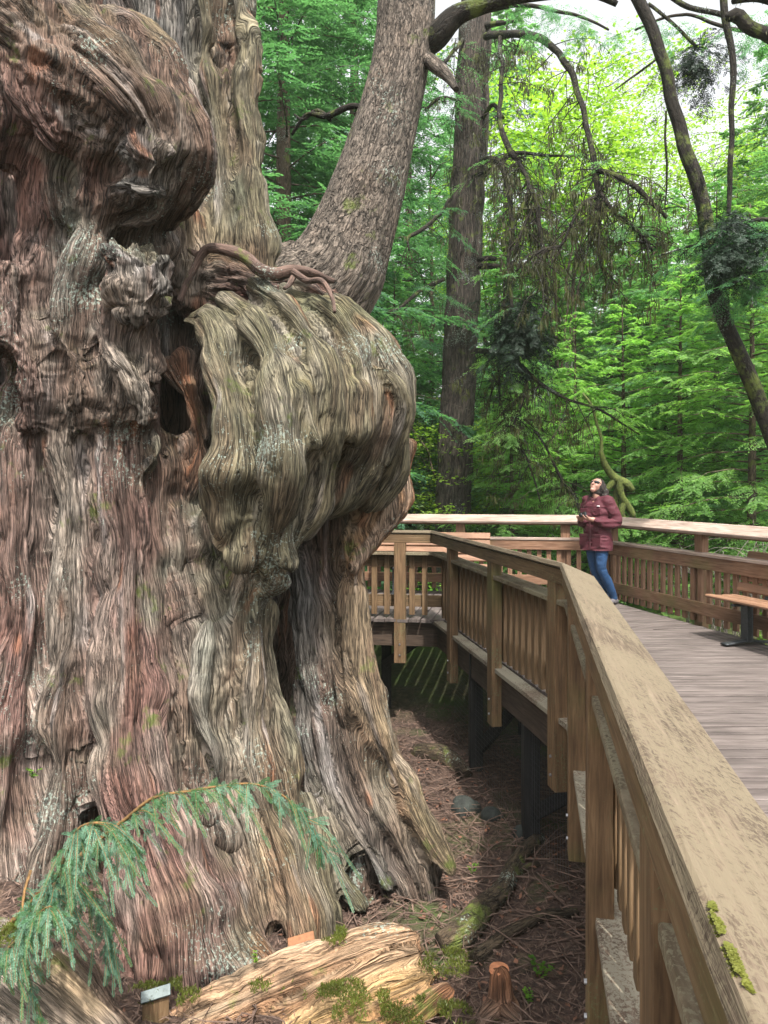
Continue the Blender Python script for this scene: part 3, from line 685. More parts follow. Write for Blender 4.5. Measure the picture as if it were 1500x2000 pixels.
M['mid'] = wood_mat('mid_cap', (0.11, 0.08, 0.045), (0.20, 0.15, 0.095), (0.31, 0.25, 0.17), lichen=0.55, lichcol=(0.33, 0.29, 0.19), scale=(7, 34, 34), rough=0.85, bump=0.5)
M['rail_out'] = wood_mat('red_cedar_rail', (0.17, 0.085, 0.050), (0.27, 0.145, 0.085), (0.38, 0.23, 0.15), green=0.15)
M['cap_out'] = wood_mat('sunlit_cap', (0.30, 0.20, 0.15), (0.44, 0.33, 0.27), (0.58, 0.48, 0.42), rough=0.8)  # sunlight on the outer caps put into this paler colour
M['steel'] = plain_mat('dark_steel', (0.05, 0.055, 0.06), 0.5, 0.6, 60, 0.3)
M['bolt'] = plain_mat('bolt_steel', (0.35, 0.35, 0.36), 0.4, 0.8)
M['slat'] = wood_mat('bench_slat', (0.26, 0.14, 0.085), (0.35, 0.195, 0.12), (0.43, 0.25, 0.16), scale=(2, 25, 25), rough=0.55, bump=0.15)

def unit(v):
    v = np.array(v, float); return v/np.linalg.norm(v)
A0 = np.array([0.208, 0.0]); dN = unit([0.199, 1.0])
Npt = A0+dN*(-2.4); Apt = np.array([1.19, 4.95]); Bpt = np.array([0.563, 8.80]); Gpt = np.array([-1.6, 9.12])
INNER = [Npt, Apt, Bpt, Gpt]                      # outer edge of the inner railing, tree side
Cpt = np.array([2.98, 10.95]); Dpt = np.array([-1.6, 11.75]); Ept = np.array([5.1, 2.2])
OUTER = [Ept, Cpt, Dpt]                           # deck-side foot of the outer railing

def side(p, q, outward_left):
    d = unit(q-p); nrm = np.array([-d[1], d[0]]) if outward_left else np.array([d[1], -d[0]])
    return d, nrm
def off_line(pts, off, left=True):
    """polyline offset outward by off with mitred corners"""
    R = []
    for i in range(len(pts)):
        if i == 0: d, nn_ = side(pts[0], pts[1], left); R.append(pts[0]+nn_*off)
        elif i == len(pts)-1: d, nn_ = side(pts[-2], pts[-1], left); R.append(pts[-1]+nn_*off)
        else:
            d1, n1_ = side(pts[i-1], pts[i], left); d2, n2_ = side(pts[i], pts[i+1], left)
            b = unit(n1_+n2_); R.append(pts[i]+b*off/(b@n1_))
    return R
def board(mb, pts, prof, left=True, grain=True, segs=None, dxy=0.0):
    """sweep a closed profile [(outward, z)...] along a polyline with mitred corners; one board per straight"""
    m_ = len(prof)
    rows = [off_line(pts, o, left) for o, z in prof]
    for i in range(len(pts)-1):
        if segs is not None and i not in segs: continue
        L = np.linalg.norm(pts[i+1]-pts[i]); ns = max(1, int(L/0.25)); off = random.random()*40
        vs, gs = [], []
        e = 0.0015
        for s_ in range(ns+1):
            t = s_/ns; t = e/L+(1-2*e/L)*t
            per = 0
            for q in range(m_):
                a = rows[q][i]*(1-t)+rows[q][i+1]*t
                vs.append((a[0], a[1], prof[q][1])); gs.append((t*L+off, per+off, 0))
                nq = prof[(q+1) % m_]; per += math.hypot(nq[0]-prof[q][0], nq[1]-prof[q][1])
        fs = [(s_*m_+q, s_*m_+(q+1) % m_, (s_+1)*m_+(q+1) % m_, (s_+1)*m_+q) for s_ in range(ns) for q in range(m_)]
        fs += [tuple(range(m_))[::-1], tuple(ns*m_+q for q in range(m_))]
        mb.add(vs, fs, gs)
    return mb
def rect(o0, o1, z0, z1, b=0.004):
    return [(o0+b, z0), (o1-b, z0), (o1, z0+b), (o1, z1-b), (o1-b, z1), (o0+b, z1), (o0, z1-b), (o0, z0+b)]
def tilt_rect(o_hi, z_hi, wid, thick, ang, b=0.006):
    """board whose outer top edge is (o_hi, z_hi) and which leans down towards the deck"""
    c, s = math.cos(ang), math.sin(ang)
    loc = [(-wid+b, 0), (-b, 0), (0, -b), (0, -thick+b), (-b, -thick), (-wid+b, -thick), (-wid, -thick+b), (-wid, -b)]
    return [(o_hi+x*c-y*s*1.0*(-1)*(-1), z_hi+x*s+y*c) for x, y in loc][::-1]

walk = empty('boardwalk', (2.0, 6.0, 0), 'raised timber boardwalk with grey brown planks curving round the giant cedar', 'boardwalk')
# deck planks in three fields
def clip_poly(poly, p, nrm):      # keep the side where (x-p).n <= 0
    R = []
    for i in range(len(poly)):
        a, b = poly[i], poly[(i+1) % len(poly)]; da, db = (a-p)@nrm, (b-p)@nrm
        if da <= 0: R.append(a)
        if (da < 0 < db) or (db < 0 < da): R.append(a+(b-a)*da/(da-db))
    return R
def planks(mb, region, ang, pitch=0.142, gap=0.015, z0=-0.036, z1=0.0):
    """region: list of (point, outward normal) half planes"""
    dx = np.array([math.cos(ang), math.sin(ang)]); dy = np.array([-dx[1], dx[0]])
    for k in range(-140, 140):
        y0 = k*pitch; c0 = np.array([2.0, 6.0])
        x_cut = [-14, 14]
        poly = [c0+dx*x_cut[0]+dy*y0, c0+dx*x_cut[1]+dy*y0, c0+dx*x_cut[1]+dy*(y0+pitch-gap), c0+dx*x_cut[0]+dy*(y0+pitch-gap)]
        for p, nr in region:
            poly = clip_poly(poly, p, nr)
            if len(poly) < 3: break
        if len(poly) < 3: continue
        lv = random.uniform(-0.004, 0.004); of = random.random()*60; m_ = len(poly)
        cen = sum(poly)/m_
        b = 0.005
        inner = [q+(cen-q)*min(1, b/max(np.linalg.norm(cen-q), 1e-6))+0*q for q in poly]
        # bevel only across the plank
        inn = []
        for q in poly:
            s_ = (q-cen)@dy; inn.append(q-dy*math.copysign(b, s_))
        vs = [(*q, z0+lv) for q in poly]+[(*q, z1+lv-b) for q in poly]+[(*q, z1+lv) for q in inn]
        gs = [((q-c0)@dx+of, (q-c0)@dy+of, 0) for q in poly]*2+[((q-c0)@dx+of, (q-c0)@dy+of, 0) for q in inn]
        fs = [tuple(range(m_))[::-1], tuple(2*m_+i for i in range(m_))]
        for i in range(m_):
            j2 = (i+1) % m_; fs += [(i, j2, m_+j2, m_+i), (m_+i, m_+j2, 2*m_+j2, 2*m_+i)]
        mb.add(vs, fs, gs)
ledge_in = off_line(INNER, -0.155)
def hp(p, q, left):      # half plane: outward normal on the given side of p->q
    d, nr = side(p, q, left); return (p, nr)
inN, inA, inB = [hp(ledge_in[i], ledge_in[i+1], True) for i in range(3)]
inB0 = hp(Bpt, Gpt, True)
outE, outC = hp(Ept+np.array([0.02, 0]), Cpt, False), hp(Cpt, Dpt, False)
J1 = (Apt+np.array([-0.4, 0.95]), unit([0.16, -1.0]))      # joint between field 1 and 2
J2 = (Bpt+np.array([-0.2, 0.0]), unit([-1.0, 0.35]))
mb = MB()
neg = lambda h_: (h_[0], -h_[1])
jn1 = (np.array([2.9, 8.2]), unit([-0.13, 1.0])); 
planks(mb, [inN, outE, jn1, (np.array([0, -2.0]), np.array([0, -1.0])), (np.array([0, 4.95]), np.array([0, 1.0]))], 0.012)
planks(mb, [inA, outE, jn1, (np.array([0, 4.957]), np.array([0, -1.0]))], 0.012)
jn2 = (Bpt+np.array([0.25, 0.1]), unit([-0.62, 1.0]))
planks(mb, [inA, outE, outC, (jn1[0]+jn1[1]*0.006, -jn1[1]), jn2], math.radians(17))
planks(mb, [inB0, outC, outE, (jn2[0]+jn2[1]*0.006, -jn2[1]), (np.array([-2.4, 9]), np.array([-1.0, 0]))], math.radians(78))
place(mb.build('deck', M['deck']), walk)
mb = MB(); board(mb, INNER, rect(-0.150, -0.03, -0.055, -0.016), segs=(0, 1)); place(mb.build('edge_board', M['ledge']), walk)
mb = MB(); board(mb, INNER, rect(-0.135, -0.093, -0.34, -0.058)); board(mb, INNER, rect(-0.215, -0.175, -0.33, -0.045)); place(mb.build('rim_beam', M['beam']), walk)
mb = MB(); board(mb, OUTER, rect(-0.05, 0.0, -0.32, -0.045), left=False); place(mb.build('rim_beam', M['beam']), walk)
mb = MB()
for p, q in ((np.array([1.0, 1.0]), np.array([4.9, 1.4])), (np.array([1.5, 3.2]), np.array([4.6, 3.3])), (np.array([1.3, 5.2]), np.array([4.1, 5.5])),
             (np.array([1.1, 6.7]), np.array([3.8, 7.1])), (np.array([0.9, 8.5]), np.array([3.2, 9.9])), (np.array([0.2, 9.2]), np.array([0.3, 11.3]))):
    d = unit(q-p); L = np.linalg.norm(q-p)
    mb = MB().box((*p, 0), (*d, 0), (-d[1], d[0], 0), (0, 0, 1), 0, L, -0.04, 0.04, -0.31, -0.05)
    place(mb.build('joist', M['beam']), walk)
posts = [(0.93, 7.5, 1), (1.19, 6.0, 1), (0.03, 9.6, 0), (1.05, 2.2, 0), (3.4, 6.3, 0), (3.0, 9.2, 0), (1.6, 8.4, 0)]
for x, y, _ in posts:
    z = float(gz(x, y))
    mb = MB().box((x, y, 0), (1, 0, 0), (0, 1, 0), (0, 0, 1), -0.065, 0.065, -0.065, 0.065, z-0.15, -0.10, grain='z')
    place(mb.build('support_post', M['pile']), walk)
def bar(mb, a, b, w_, h_, up=(0, 0, 1)):
    a, b = np.array(a, float), np.array(b, float); d = unit(b-a); s_ = unit(np.cross(d, up)); u = np.cross(s_, d)
    mb.box(a, d, s_, u, 0, float(np.linalg.norm(b-a)), -w_/2, w_/2, -h_/2, h_/2)
for a, b in (((0.97, 7.45, -1.05), (1.32, 6.9, -0.36)), ((1.22, 5.95, -1.05), (1.62, 5.4, -0.52)), ((0.0, 9.5, -0.7), (0.5, 9.3, -0.3))):
    mb = MB(); bar(mb, a, b, 0.05, 0.11); place(mb.build('brace', M['pile']), walk)

# ---- railings
CAPW, CAPA = 0.235, math.radians(24)
def ramp_posts(L, first, step): 
    t = first; R = []
    while t < L: R.append(t); t += step
    return R
def railing(name, label, pts, left, zt, mats, post_at, post_o, bal, sides, post_z, cat='railing', fascia_o=None, capo=0.0, lowtop=0.0):
    root = empty(name, (*((pts[0]+pts[1])/2), 0), label, cat)
    cap, mid, wood, post_m, balm = mats
    for i in sides:
        mb = MB(); board(mb, pts, tilt_rect(capo, zt, CAPW, 0.040, CAPA), left, segs=(i,)); place(mb.build('cap_rail', cap), root)
        mb = MB(); board(mb, pts, rect(post_o[1]-0.035, post_o[1]+0.003, zt-0.155, zt-0.052), left, segs=(i,)); place(mb.build('rail_fascia', wood), root)
        mb = MB(); board(mb, pts, rect(fascia_o[0]+(0 if post_o[0] < 0 else -0.012), post_o[1]-0.012, 0.765+lowtop, 0.80+lowtop), left, segs=(i,)); place(mb.build('mid_rail', mid), root)
        mb = MB(); board(mb, pts, rect(fascia_o[0], fascia_o[1], 0.62+lowtop, 0.763+lowtop), left, segs=(i,)); place(mb.build('mid_fascia', wood), root)
        mb = MB(); board(mb, pts, rect(fascia_o[0], fascia_o[1], 0.13, 0.27), left, segs=(i,)); place(mb.build('bottom_rail', wood), root)
    proto_b = None
    for i in sides:
        p, q = pts[i], pts[i+1]; L = float(np.linalg.norm(q-p)); d, nr = side(p, q, left)
        oc = (bal[0]+bal[1])/2
        for t in post_at[i]:
            c = p+d*t
            mb = MB().box((*c, 0), (*d, 0), (*nr, 0), (0, 0, 1), -0.07, 0.07, post_o[0], post_o[1], post_z, zt-0.114, grain='z', bev=0.005)
            po = place(mb.build('post', post_m), root)
            if post_z < -0.3:
                mb = MB()
                for zz in (-0.30, -0.43):
                    V_, Q_, G_ = limb_mesh([(np.array([[*(c+nr*(post_o[1]-0.004)), zz], [*(c+nr*(post_o[1]+0.010)), zz]]), [0.011, 0.010])], 8, step=0.01)
                    bo = npmesh('bolt', V_, [Q_[0], Q_[1][:, [0, 1, 2]], Q_[2][:, [0, 1, 2]]], M['bolt']); bo.parent = po
        nb = int((L-0.1)/0.142); 
        for k in range(nb):
            t = 0.09+k*(L-0.18)/max(nb-1, 1)
            if any(abs(t-tp) < 0.09 for tp in post_at[i]) and bal[1] > post_o[0]: continue
            c = p+d*t
            if c[1] < 0.2: continue
            if proto_b is None:
                mb = MB().box((0, 0, 0), (1, 0, 0), (0, 1, 0), (0, 0, 1), -0.034, 0.034, -0.018, 0.018, 0.035, 0.76+lowtop, grain='z')
                b_o = mb.build('baluster', balm); proto_b = b_o
            else: b_o = proto_b.copy(); S.collection.objects.link(b_o)
            b_o.parent = root; b_o.matrix_parent_inverse = Matrix.Translation(-Vector(root.location))
            b_o.location = (*(c+nr*oc), 0); b_o.rotation_euler = (random.uniform(-.006, .006), random.uniform(-.004, .004), math.atan2(d[1], d[0])+random.uniform(-.03, .03))
    return root
LN = float(np.linalg.norm(Apt-Npt)); LA = float(np.linalg.norm(Bpt-Apt)); LB = float(np.linalg.norm(Gpt-Bpt))
railing('inner_railing', 'mossy timber railing nearest the cedar, with broad slanted lichen spotted cap rail', INNER, True, 1.07,
        (M['cap'], M['mid'], M['rail_in'], M['post_w'], M['rail_in']),
        [[LN-0.75-1.45*k for k in range(5)], [0.20, 1.62, 3.10], [0.38, 1.85]], (-0.097, -0.004), (-0.146, -0.110), (0, 1, 2), -0.53, fascia_o=(-0.188, -0.149))
LE = float(np.linalg.norm(Cpt-Ept)); LC = float(np.linalg.norm(Dpt-Cpt))
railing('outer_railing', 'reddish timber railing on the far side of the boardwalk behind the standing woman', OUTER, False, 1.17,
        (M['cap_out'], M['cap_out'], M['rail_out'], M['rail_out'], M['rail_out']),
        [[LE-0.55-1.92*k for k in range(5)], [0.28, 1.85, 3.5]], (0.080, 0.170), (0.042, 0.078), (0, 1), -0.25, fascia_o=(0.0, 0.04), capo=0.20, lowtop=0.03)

# ---- benches
def bench(name, label, L=1.8):
    root = empty(name, (0, 0, 0), label, 'bench', 'slatted benches on the boardwalk')
    def slat(y, z, w_, t, ang, nm):
        mb = MB(); c, s = math.cos(ang), math.sin(ang)
        mb.box((0, y, z), (1, 0, 0), (0, c, s), (0, -s, c), -L/2, L/2, 0, w_, -t/2, t/2, bev=0.012)
        o = mb.build(nm, M['slat'], root)
    # y+ is the back, front edge at y=0
    for k in range(4): slat(0.0+k*0.098, 0.43+(0.012 if k == 0 else 0), 0.092, 0.034, math.radians(-2), 'seat_slat')
    for k in range(4): slat(0.40+k*0.040, 0.48+k*0.108, 0.100, 0.034, math.radians(72), 'back_slat')
    for x in (-L/2+0.42, L/2-0.42):
        mb = MB().box((x, 0, 0), (1, 0, 0), (0, 1, 0), (0, 0, 1), -0.05, 0.05, 0.14, 0.21, 0.03, 0.40)
        bar(mb, (x, 0.0, 0.40), (x, 0.42, 0.40), 0.05, 0.022); bar(mb, (x, 0.40, 0.41), (x, 0.545, 0.86), 0.05, 0.02)
        mb.build('pedestal', M['steel'], root)
        V_, Q_, G_ = limb_mesh([(np.array([[x, -0.10, 0.012], [x, 0.0, 0.03], [x, 0.17, 0.075], [x, 0.34, 0.03], [x, 0.44, 0.012]]), [0.03]*5)], 8, step=0.03)
        V_[:, 0] = x+(V_[:, 0]-x)*1.7; V_[:, 2] = 0.004+(V_[:, 2]-V_[:, 2].min())*0.45
        npmesh('foot', V_, [Q_[0], Q_[1][:, [0, 1, 2]], Q_[2][:, [0, 1, 2]]], M['steel'], root, smooth=True)
    return root
b1 = bench('park_bench', 'brown slatted bench on a dark steel pedestal at the right edge of the picture')
dE = unit(Cpt-Ept); nE = np.array([dE[1], -dE[0]])
c = np.array([3.58, 6.90])
b1.location = (c[0], c[1], 0.0); b1.rotation_euler = (0, 0, math.atan2(dE[1], dE[0])+math.pi)
def dup_tree(o, parent=None):
    c = o.copy(); S.collection.objects.link(c); c.parent = parent
    for ch in list(o.children): dup_tree(ch, c)
    return c
b2 = dup_tree(b1); b2['label'] = 'brown slatted bench far behind the inner railing, partly hidden by the cedar trunk'
b2.location = (0.62, 10.75, 0.0); b2.rotation_euler = (0, 0, math.atan2((Dpt-Cpt)[1], (Dpt-Cpt)[0])+math.pi)

# ------------------------------------------------------------------ neighbouring trees
M['spruce'] = bark_mat('scaly_spruce_bark', (0.165, 0.135, 0.11), across=55, along=16, dark=0.22, lite=1.55, bump=1.0, moss=0.10)
M['dark_bark'] = bark_mat('dark_ridged_bark', (0.085, 0.068, 0.057), across=70, along=6, dark=0.25, lite=1.5, bump=1.0, moss=0.12)
M['limb'] = bark_mat('mossy_limb_bark', (0.030, 0.024, 0.018), across=60, along=14, dark=0.3, lite=1.5, bump=0.8, moss=0.28)
M['twig'] = bark_mat('bare_twig_bark', (0.034, 0.026, 0.020), across=60, along=14, dark=0.4, lite=1.5, bump=0.4, moss=0.15)
M['thin_trunk'] = bark_mat('thin_trunk_bark', (0.12, 0.085, 0.065), across=50, along=10, dark=0.35, lite=1.6, bump=0.6, moss=0.2)
M['pale_trunk'] = bark_mat('pale_trunk_bark', (0.22, 0.19, 0.17), across=30, along=14, dark=0.4, lite=1.5, bump=0.4, moss=0.2)
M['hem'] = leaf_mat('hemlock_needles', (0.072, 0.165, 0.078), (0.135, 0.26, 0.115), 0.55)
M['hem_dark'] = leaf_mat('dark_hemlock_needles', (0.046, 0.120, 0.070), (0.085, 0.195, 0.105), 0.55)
M['hem_lit'] = leaf_mat('lit_hemlock_needles', (0.12, 0.24, 0.075), (0.21, 0.35, 0.11), 0.55)  # lit look of the brighter hemlocks put into the needle colour
M['maple'] = leaf_mat('vine_maple_leaves', (0.11, 0.20, 0.030), (0.21, 0.31, 0.045), 0.5)
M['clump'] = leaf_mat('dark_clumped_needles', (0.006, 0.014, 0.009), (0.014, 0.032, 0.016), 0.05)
M['mossy'] = leaf_mat('hanging_moss', (0.028, 0.030, 0.010), (0.075, 0.080, 0.020), 0.25)
M['fern'] = leaf_mat('undergrowth_leaves', (0.06, 0.15, 0.02), (0.17, 0.31, 0.03), 0.4)

def frond_leaves(p0, d0, L, R, up, nleaf, ll, lw, droop):
    """vectorised: for n branchlets (p0,d0,L) return leaf data: pairs of narrow blades along each branchlet"""
    n = len(p0); t = (np.arange(nleaf)+0.5)/nleaf
    t = np.tile(t, (n, 1)); s_ = np.where(np.arange(nleaf) % 2 == 0, 1.0, -1.0)
    pos = p0[:, None, :]+d0[:, None, :]*(L[:, None]*t)[:, :, None]; pos[:, :, 2] -= droop*(L[:, None]*t)**2
    dd = d0[:, None, :]+0*pos; dd = dd.copy(); dd[:, :, 2] -= 2*droop*L[:, None]*t*0.9
    dd /= np.linalg.norm(dd, axis=2)[:, :, None]
    side_ = np.cross(dd, up[:, None, :]+0*dd); side_ /= np.linalg.norm(side_, axis=2)[:, :, None]+1e-9
    ld = dd*0.75+side_*s_[None, :, None]*0.75+R.normal(0, 0.12, dd.shape)
    nn_ = up[:, None, :]+R.normal(0, 0.35, dd.shape)
    ln = ll*(1-0.55*t)*R.uniform(0.7, 1.2, t.shape)
    return pos.reshape(-1, 3), ld.reshape(-1, 3), nn_.reshape(-1, 3), ln.ravel(), np.full(ln.size, lw)*R.uniform(0.8, 1.2, ln.size)

def bough(R, base, dirn, L, nb, nleaf, ll, lw, droop, spread=0.42):
    """a flat hemlock bough: side branchlets off a drooping axis"""
    t = np.sort(R.uniform(0.12, 1.0, nb)); sgn = np.where(np.arange(nb) % 2 == 0, 1.0, -1.0)
    ax = np.array(dirn, float); ax = ax/np.linalg.norm(ax)
    p = base[None, :]+ax[None, :]*(L*t)[:, None]; p[:, 2] -= droop*(L*t)**2/L
    tan = np.tile(ax, (nb, 1)); tan[:, 2] -= 2*droop*t; tan /= np.linalg.norm(tan, axis=1)[:, None]
    up = np.array([0, 0, 1.0])[None, :]-tan*tan[:, 2:3]; up /= np.linalg.norm(up, axis=1)[:, None]+1e-9
    sd = np.cross(tan, up)*sgn[:, None]
    a = R.uniform(0.45, 0.95, nb)[:, None]
    d = tan*(1-a*0.6)+sd*a+R.normal(0, 0.10, (nb, 3)); d[:, 2] -= R.uniform(0.0, 0.35, nb); d /= np.linalg.norm(d, axis=1)[:, None]
    bl = L*spread*(1.05-t)**0.7*R.uniform(0.55, 1.15, nb)*np.clip(t*4, 0.4, 1)+ll
    return frond_leaves(p, d, bl, R, up+R.normal(0, 0.2, up.shape), nleaf, ll, lw, 0.35/max(L, 0.5))

def conifer(R, H, rad, nboughs, nb, nleaf, ll, lw, z0=0.08, droop=0.28, trunk_r=0.02, dens=1.0, shape=0.85, az=None):
    """returns foliage (V, Q) and branch paths; tree base at the origin"""
    out = []; br = [(np.array([[0, 0, -0.4], [R.normal(0, .04)*H*.1, R.normal(0, .04)*H*.1, H*0.5], [0, 0, H]]), [H*trunk_r*1.15, H*trunk_r*0.62, 0.008])]
    for i in range(nboughs):
        h = H*(z0+(1-z0)*((i+R.uniform(0, 1))/nboughs)**0.95); fr = (h/H-z0)/(1-z0)
        L = rad*(1-fr)**shape*R.uniform(0.65, 1.15)*min(1, 0.55+2.2*fr)+0.12*rad
        a = i*2.399+R.uniform(-0.5, 0.5)
        el = R.uniform(-0.12, 0.28)+0.35*fr
        d = np.array([math.cos(a)*math.cos(el), math.sin(a)*math.cos(el), math.sin(el)]); b = np.array([0, 0, h])
        k = max(5, int(nb*L/rad))
        out.append(bough(R, b, d, L, k, nleaf, ll, lw, droop*R.uniform(0.7, 1.5)))
        t = np.array([0, 0.35, 0.7, 1.0])[:, None]; pp = b+d*L*t; pp[:, 2] -= droop*(L*t[:, 0])**2/L
        br.append((pp, [0.006*L+0.008, 0.004*L+0.005, 0.005, 0.002]))
    A = [np.concatenate(x) for x in zip(*out)]
    return leaf_arrays(*A), br

R1 = np.random.default_rng(11)
def make_tree_proto(name, label, cat, group, fol, br, fmat, bmat, nseg=5):
    root = empty(name, (0, 0, 0), label, cat, group)
    limbs('trunk', br[:1], bmat, root, nseg=10, amp=0.12, step=0.35, seed=R1.random()*50)
    if len(br) > 1: limbs('branch', br[1:], bmat, root, nseg=4, step=0.5, rough=0.05, seed=R1.random()*50)['kind'] = 'stuff'
    npmesh('foliage', fol[0], fol[1], fmat, root)
    return root
protos = {}
specs = {   # H, rad, nboughs, nb, nleaf, leaf length, width
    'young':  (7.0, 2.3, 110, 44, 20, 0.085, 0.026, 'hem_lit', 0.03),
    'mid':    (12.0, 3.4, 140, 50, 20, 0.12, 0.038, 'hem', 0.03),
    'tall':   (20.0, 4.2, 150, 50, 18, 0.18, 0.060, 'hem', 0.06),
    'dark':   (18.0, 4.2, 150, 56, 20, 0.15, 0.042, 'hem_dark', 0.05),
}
for k_, (H, rad, nbo, nb_, nl_, ll_, lw_, mt, z0_) in specs.items():
    fol, br = conifer(R1, H, rad, nbo, nb_, nl_, ll_, lw_, z0=z0_, trunk_r=0.012)
    protos[k_] = (fol, br, mt, H)
first = {}
where = {'young': 'young bright green hemlock', 'mid': 'leafy green hemlock', 'tall': 'tall green hemlock', 'dark': 'dark drooping hemlock'}
def lbl(kind, u, Y, extra):
    side_ = ('behind the cedar stems' if u < 640 else 'between the grey spruce and the dark conifer' if u < 850 else 'just behind the dark conifer' if u < 1000 else
             'in the woods above the woman' if u < 1250 else 'behind the slatted bench' if u < 1420 else 'at the right edge')
    return f"{where[kind]} {side_}, {extra}"
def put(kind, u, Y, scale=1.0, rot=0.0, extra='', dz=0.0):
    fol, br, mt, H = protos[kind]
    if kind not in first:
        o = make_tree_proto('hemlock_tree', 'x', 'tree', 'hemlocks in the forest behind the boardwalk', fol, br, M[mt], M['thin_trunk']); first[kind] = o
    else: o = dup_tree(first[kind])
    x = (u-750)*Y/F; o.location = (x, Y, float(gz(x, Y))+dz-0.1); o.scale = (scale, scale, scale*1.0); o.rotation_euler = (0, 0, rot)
    o['label'] = lbl(kind, u, Y, extra)
    return o
hem = [  # kind, photo column, distance, scale, rotation, phrase
    ('dark', 560, 14.5, 1.0, 0.3, 'nearest and thickest there'), ('dark', 690, 18.0, 1.05, 2.1, 'with hanging sprays'), ('dark', 450, 17.0, 1.1, 4.0, 'mostly hidden'),
    ('dark', 800, 22.0, 0.95, 1.1, 'in the gap'), ('tall', 620, 27.0, 1.0, 5.0, 'a paler one further back'),
    ('mid', 770, 16.5, 0.62, 2.7, 'low and bushy'), ('mid', 690, 14.5, 0.45, 0.7, 'low beside the burl'),
    ('mid', 985, 17.0, 0.72, 3.3, 'reaching out low'), ('mid', 1090, 20.0, 0.80, 1.9, 'round and full'), ('young', 1000, 14.2, 0.72, 0.2, 'lowest near the rail'),
    ('young', 1125, 15.0, 0.85, 1.2, 'just behind her head'), ('young', 1215, 13.8, 0.80, 4.4, 'close behind the rail'), ('mid', 1195, 18.0, 0.68, 5.2, 'with flat layered sprays'),
    ('young', 1330, 12.8, 0.82, 2.2, 'close to the rail post'), ('mid', 1300, 17.5, 0.75, 0.9, 'layered and wide'), ('mid', 1400, 15.5, 0.70, 2.9, 'with long sprays'),
    ('young', 1465, 11.6, 0.92, 3.9, 'nearest of the bright ones'), ('mid', 1530, 13.5, 0.85, 1.4, 'cut by the picture edge'), ('young', 1270, 21.0, 1.2, 2.0, 'far and pale'),
    ('mid', 1180, 27.0, 0.95, 0.5, 'far back at mid height'), ('mid', 1050, 29.0, 1.0, 3.6, 'far back, broad'), ('mid', 1380, 26.0, 0.95, 4.1, 'far back, rounded'),
    ('mid', 1480, 24.0, 0.95, 2.4, 'far back, narrow'), ('mid', 900, 26.0, 1.0, 5.6, 'far back between trunks'), ('tall', 990, 31.0, 1.15, 0.4, 'rising above the others'),
    ('tall', 1120, 42.0, 0.95, 2.5, 'faint and far'), ('tall', 1290, 44.0, 0.90, 4.5, 'faint, thin topped'), ('tall', 1460, 38.0, 1.0, 1.5, 'faint, rising high'),
    ('tall', 880, 40.0, 1.1, 3.0, 'rising far behind'), ('tall', 740, 36.0, 1.2, 0.9, 'far off, tall'), ('mid', 1010, 22.0, 0.7, 1.0, 'bright and drooping'), ('mid', 1440, 19.0, 0.85, 0.2, 'spreading wide'), ('mid', 1140, 23.0, 0.95, 4.9, 'filling the middle'), ('young', 1060, 17.5, 1.1, 3.0, 'fresh green and full'), ('young', 1390, 18.0, 1.25, 5.0, 'fresh green and broad'), ('mid', 1260, 24.0, 0.95, 2.2, 'wide skirted'),
    ('tall', 1230, 30.0, 0.62, 1.2, 'broad at half height'), ('tall', 1400, 33.0, 0.66, 3.2, 'broad and pale'), ('mid', 1230, 38.0, 1.1, 3.3, 'lost in distance'), ('mid', 1360, 40.0, 1.1, 0.3, 'distant and dim'),
    ('mid', 1010, 45.0, 1.2, 5.3, 'dim and distant'), ('mid', 1130, 50.0, 1.3, 2.3, 'farthest of all'), ('mid', 1430, 50.0, 1.3, 4.3, 'farthest at that side'), ('tall', 1560, 30.0, 1.0, 5.9, 'leaning into view'),
]
for h_ in hem: put(*h_[:5], extra=h_[5])

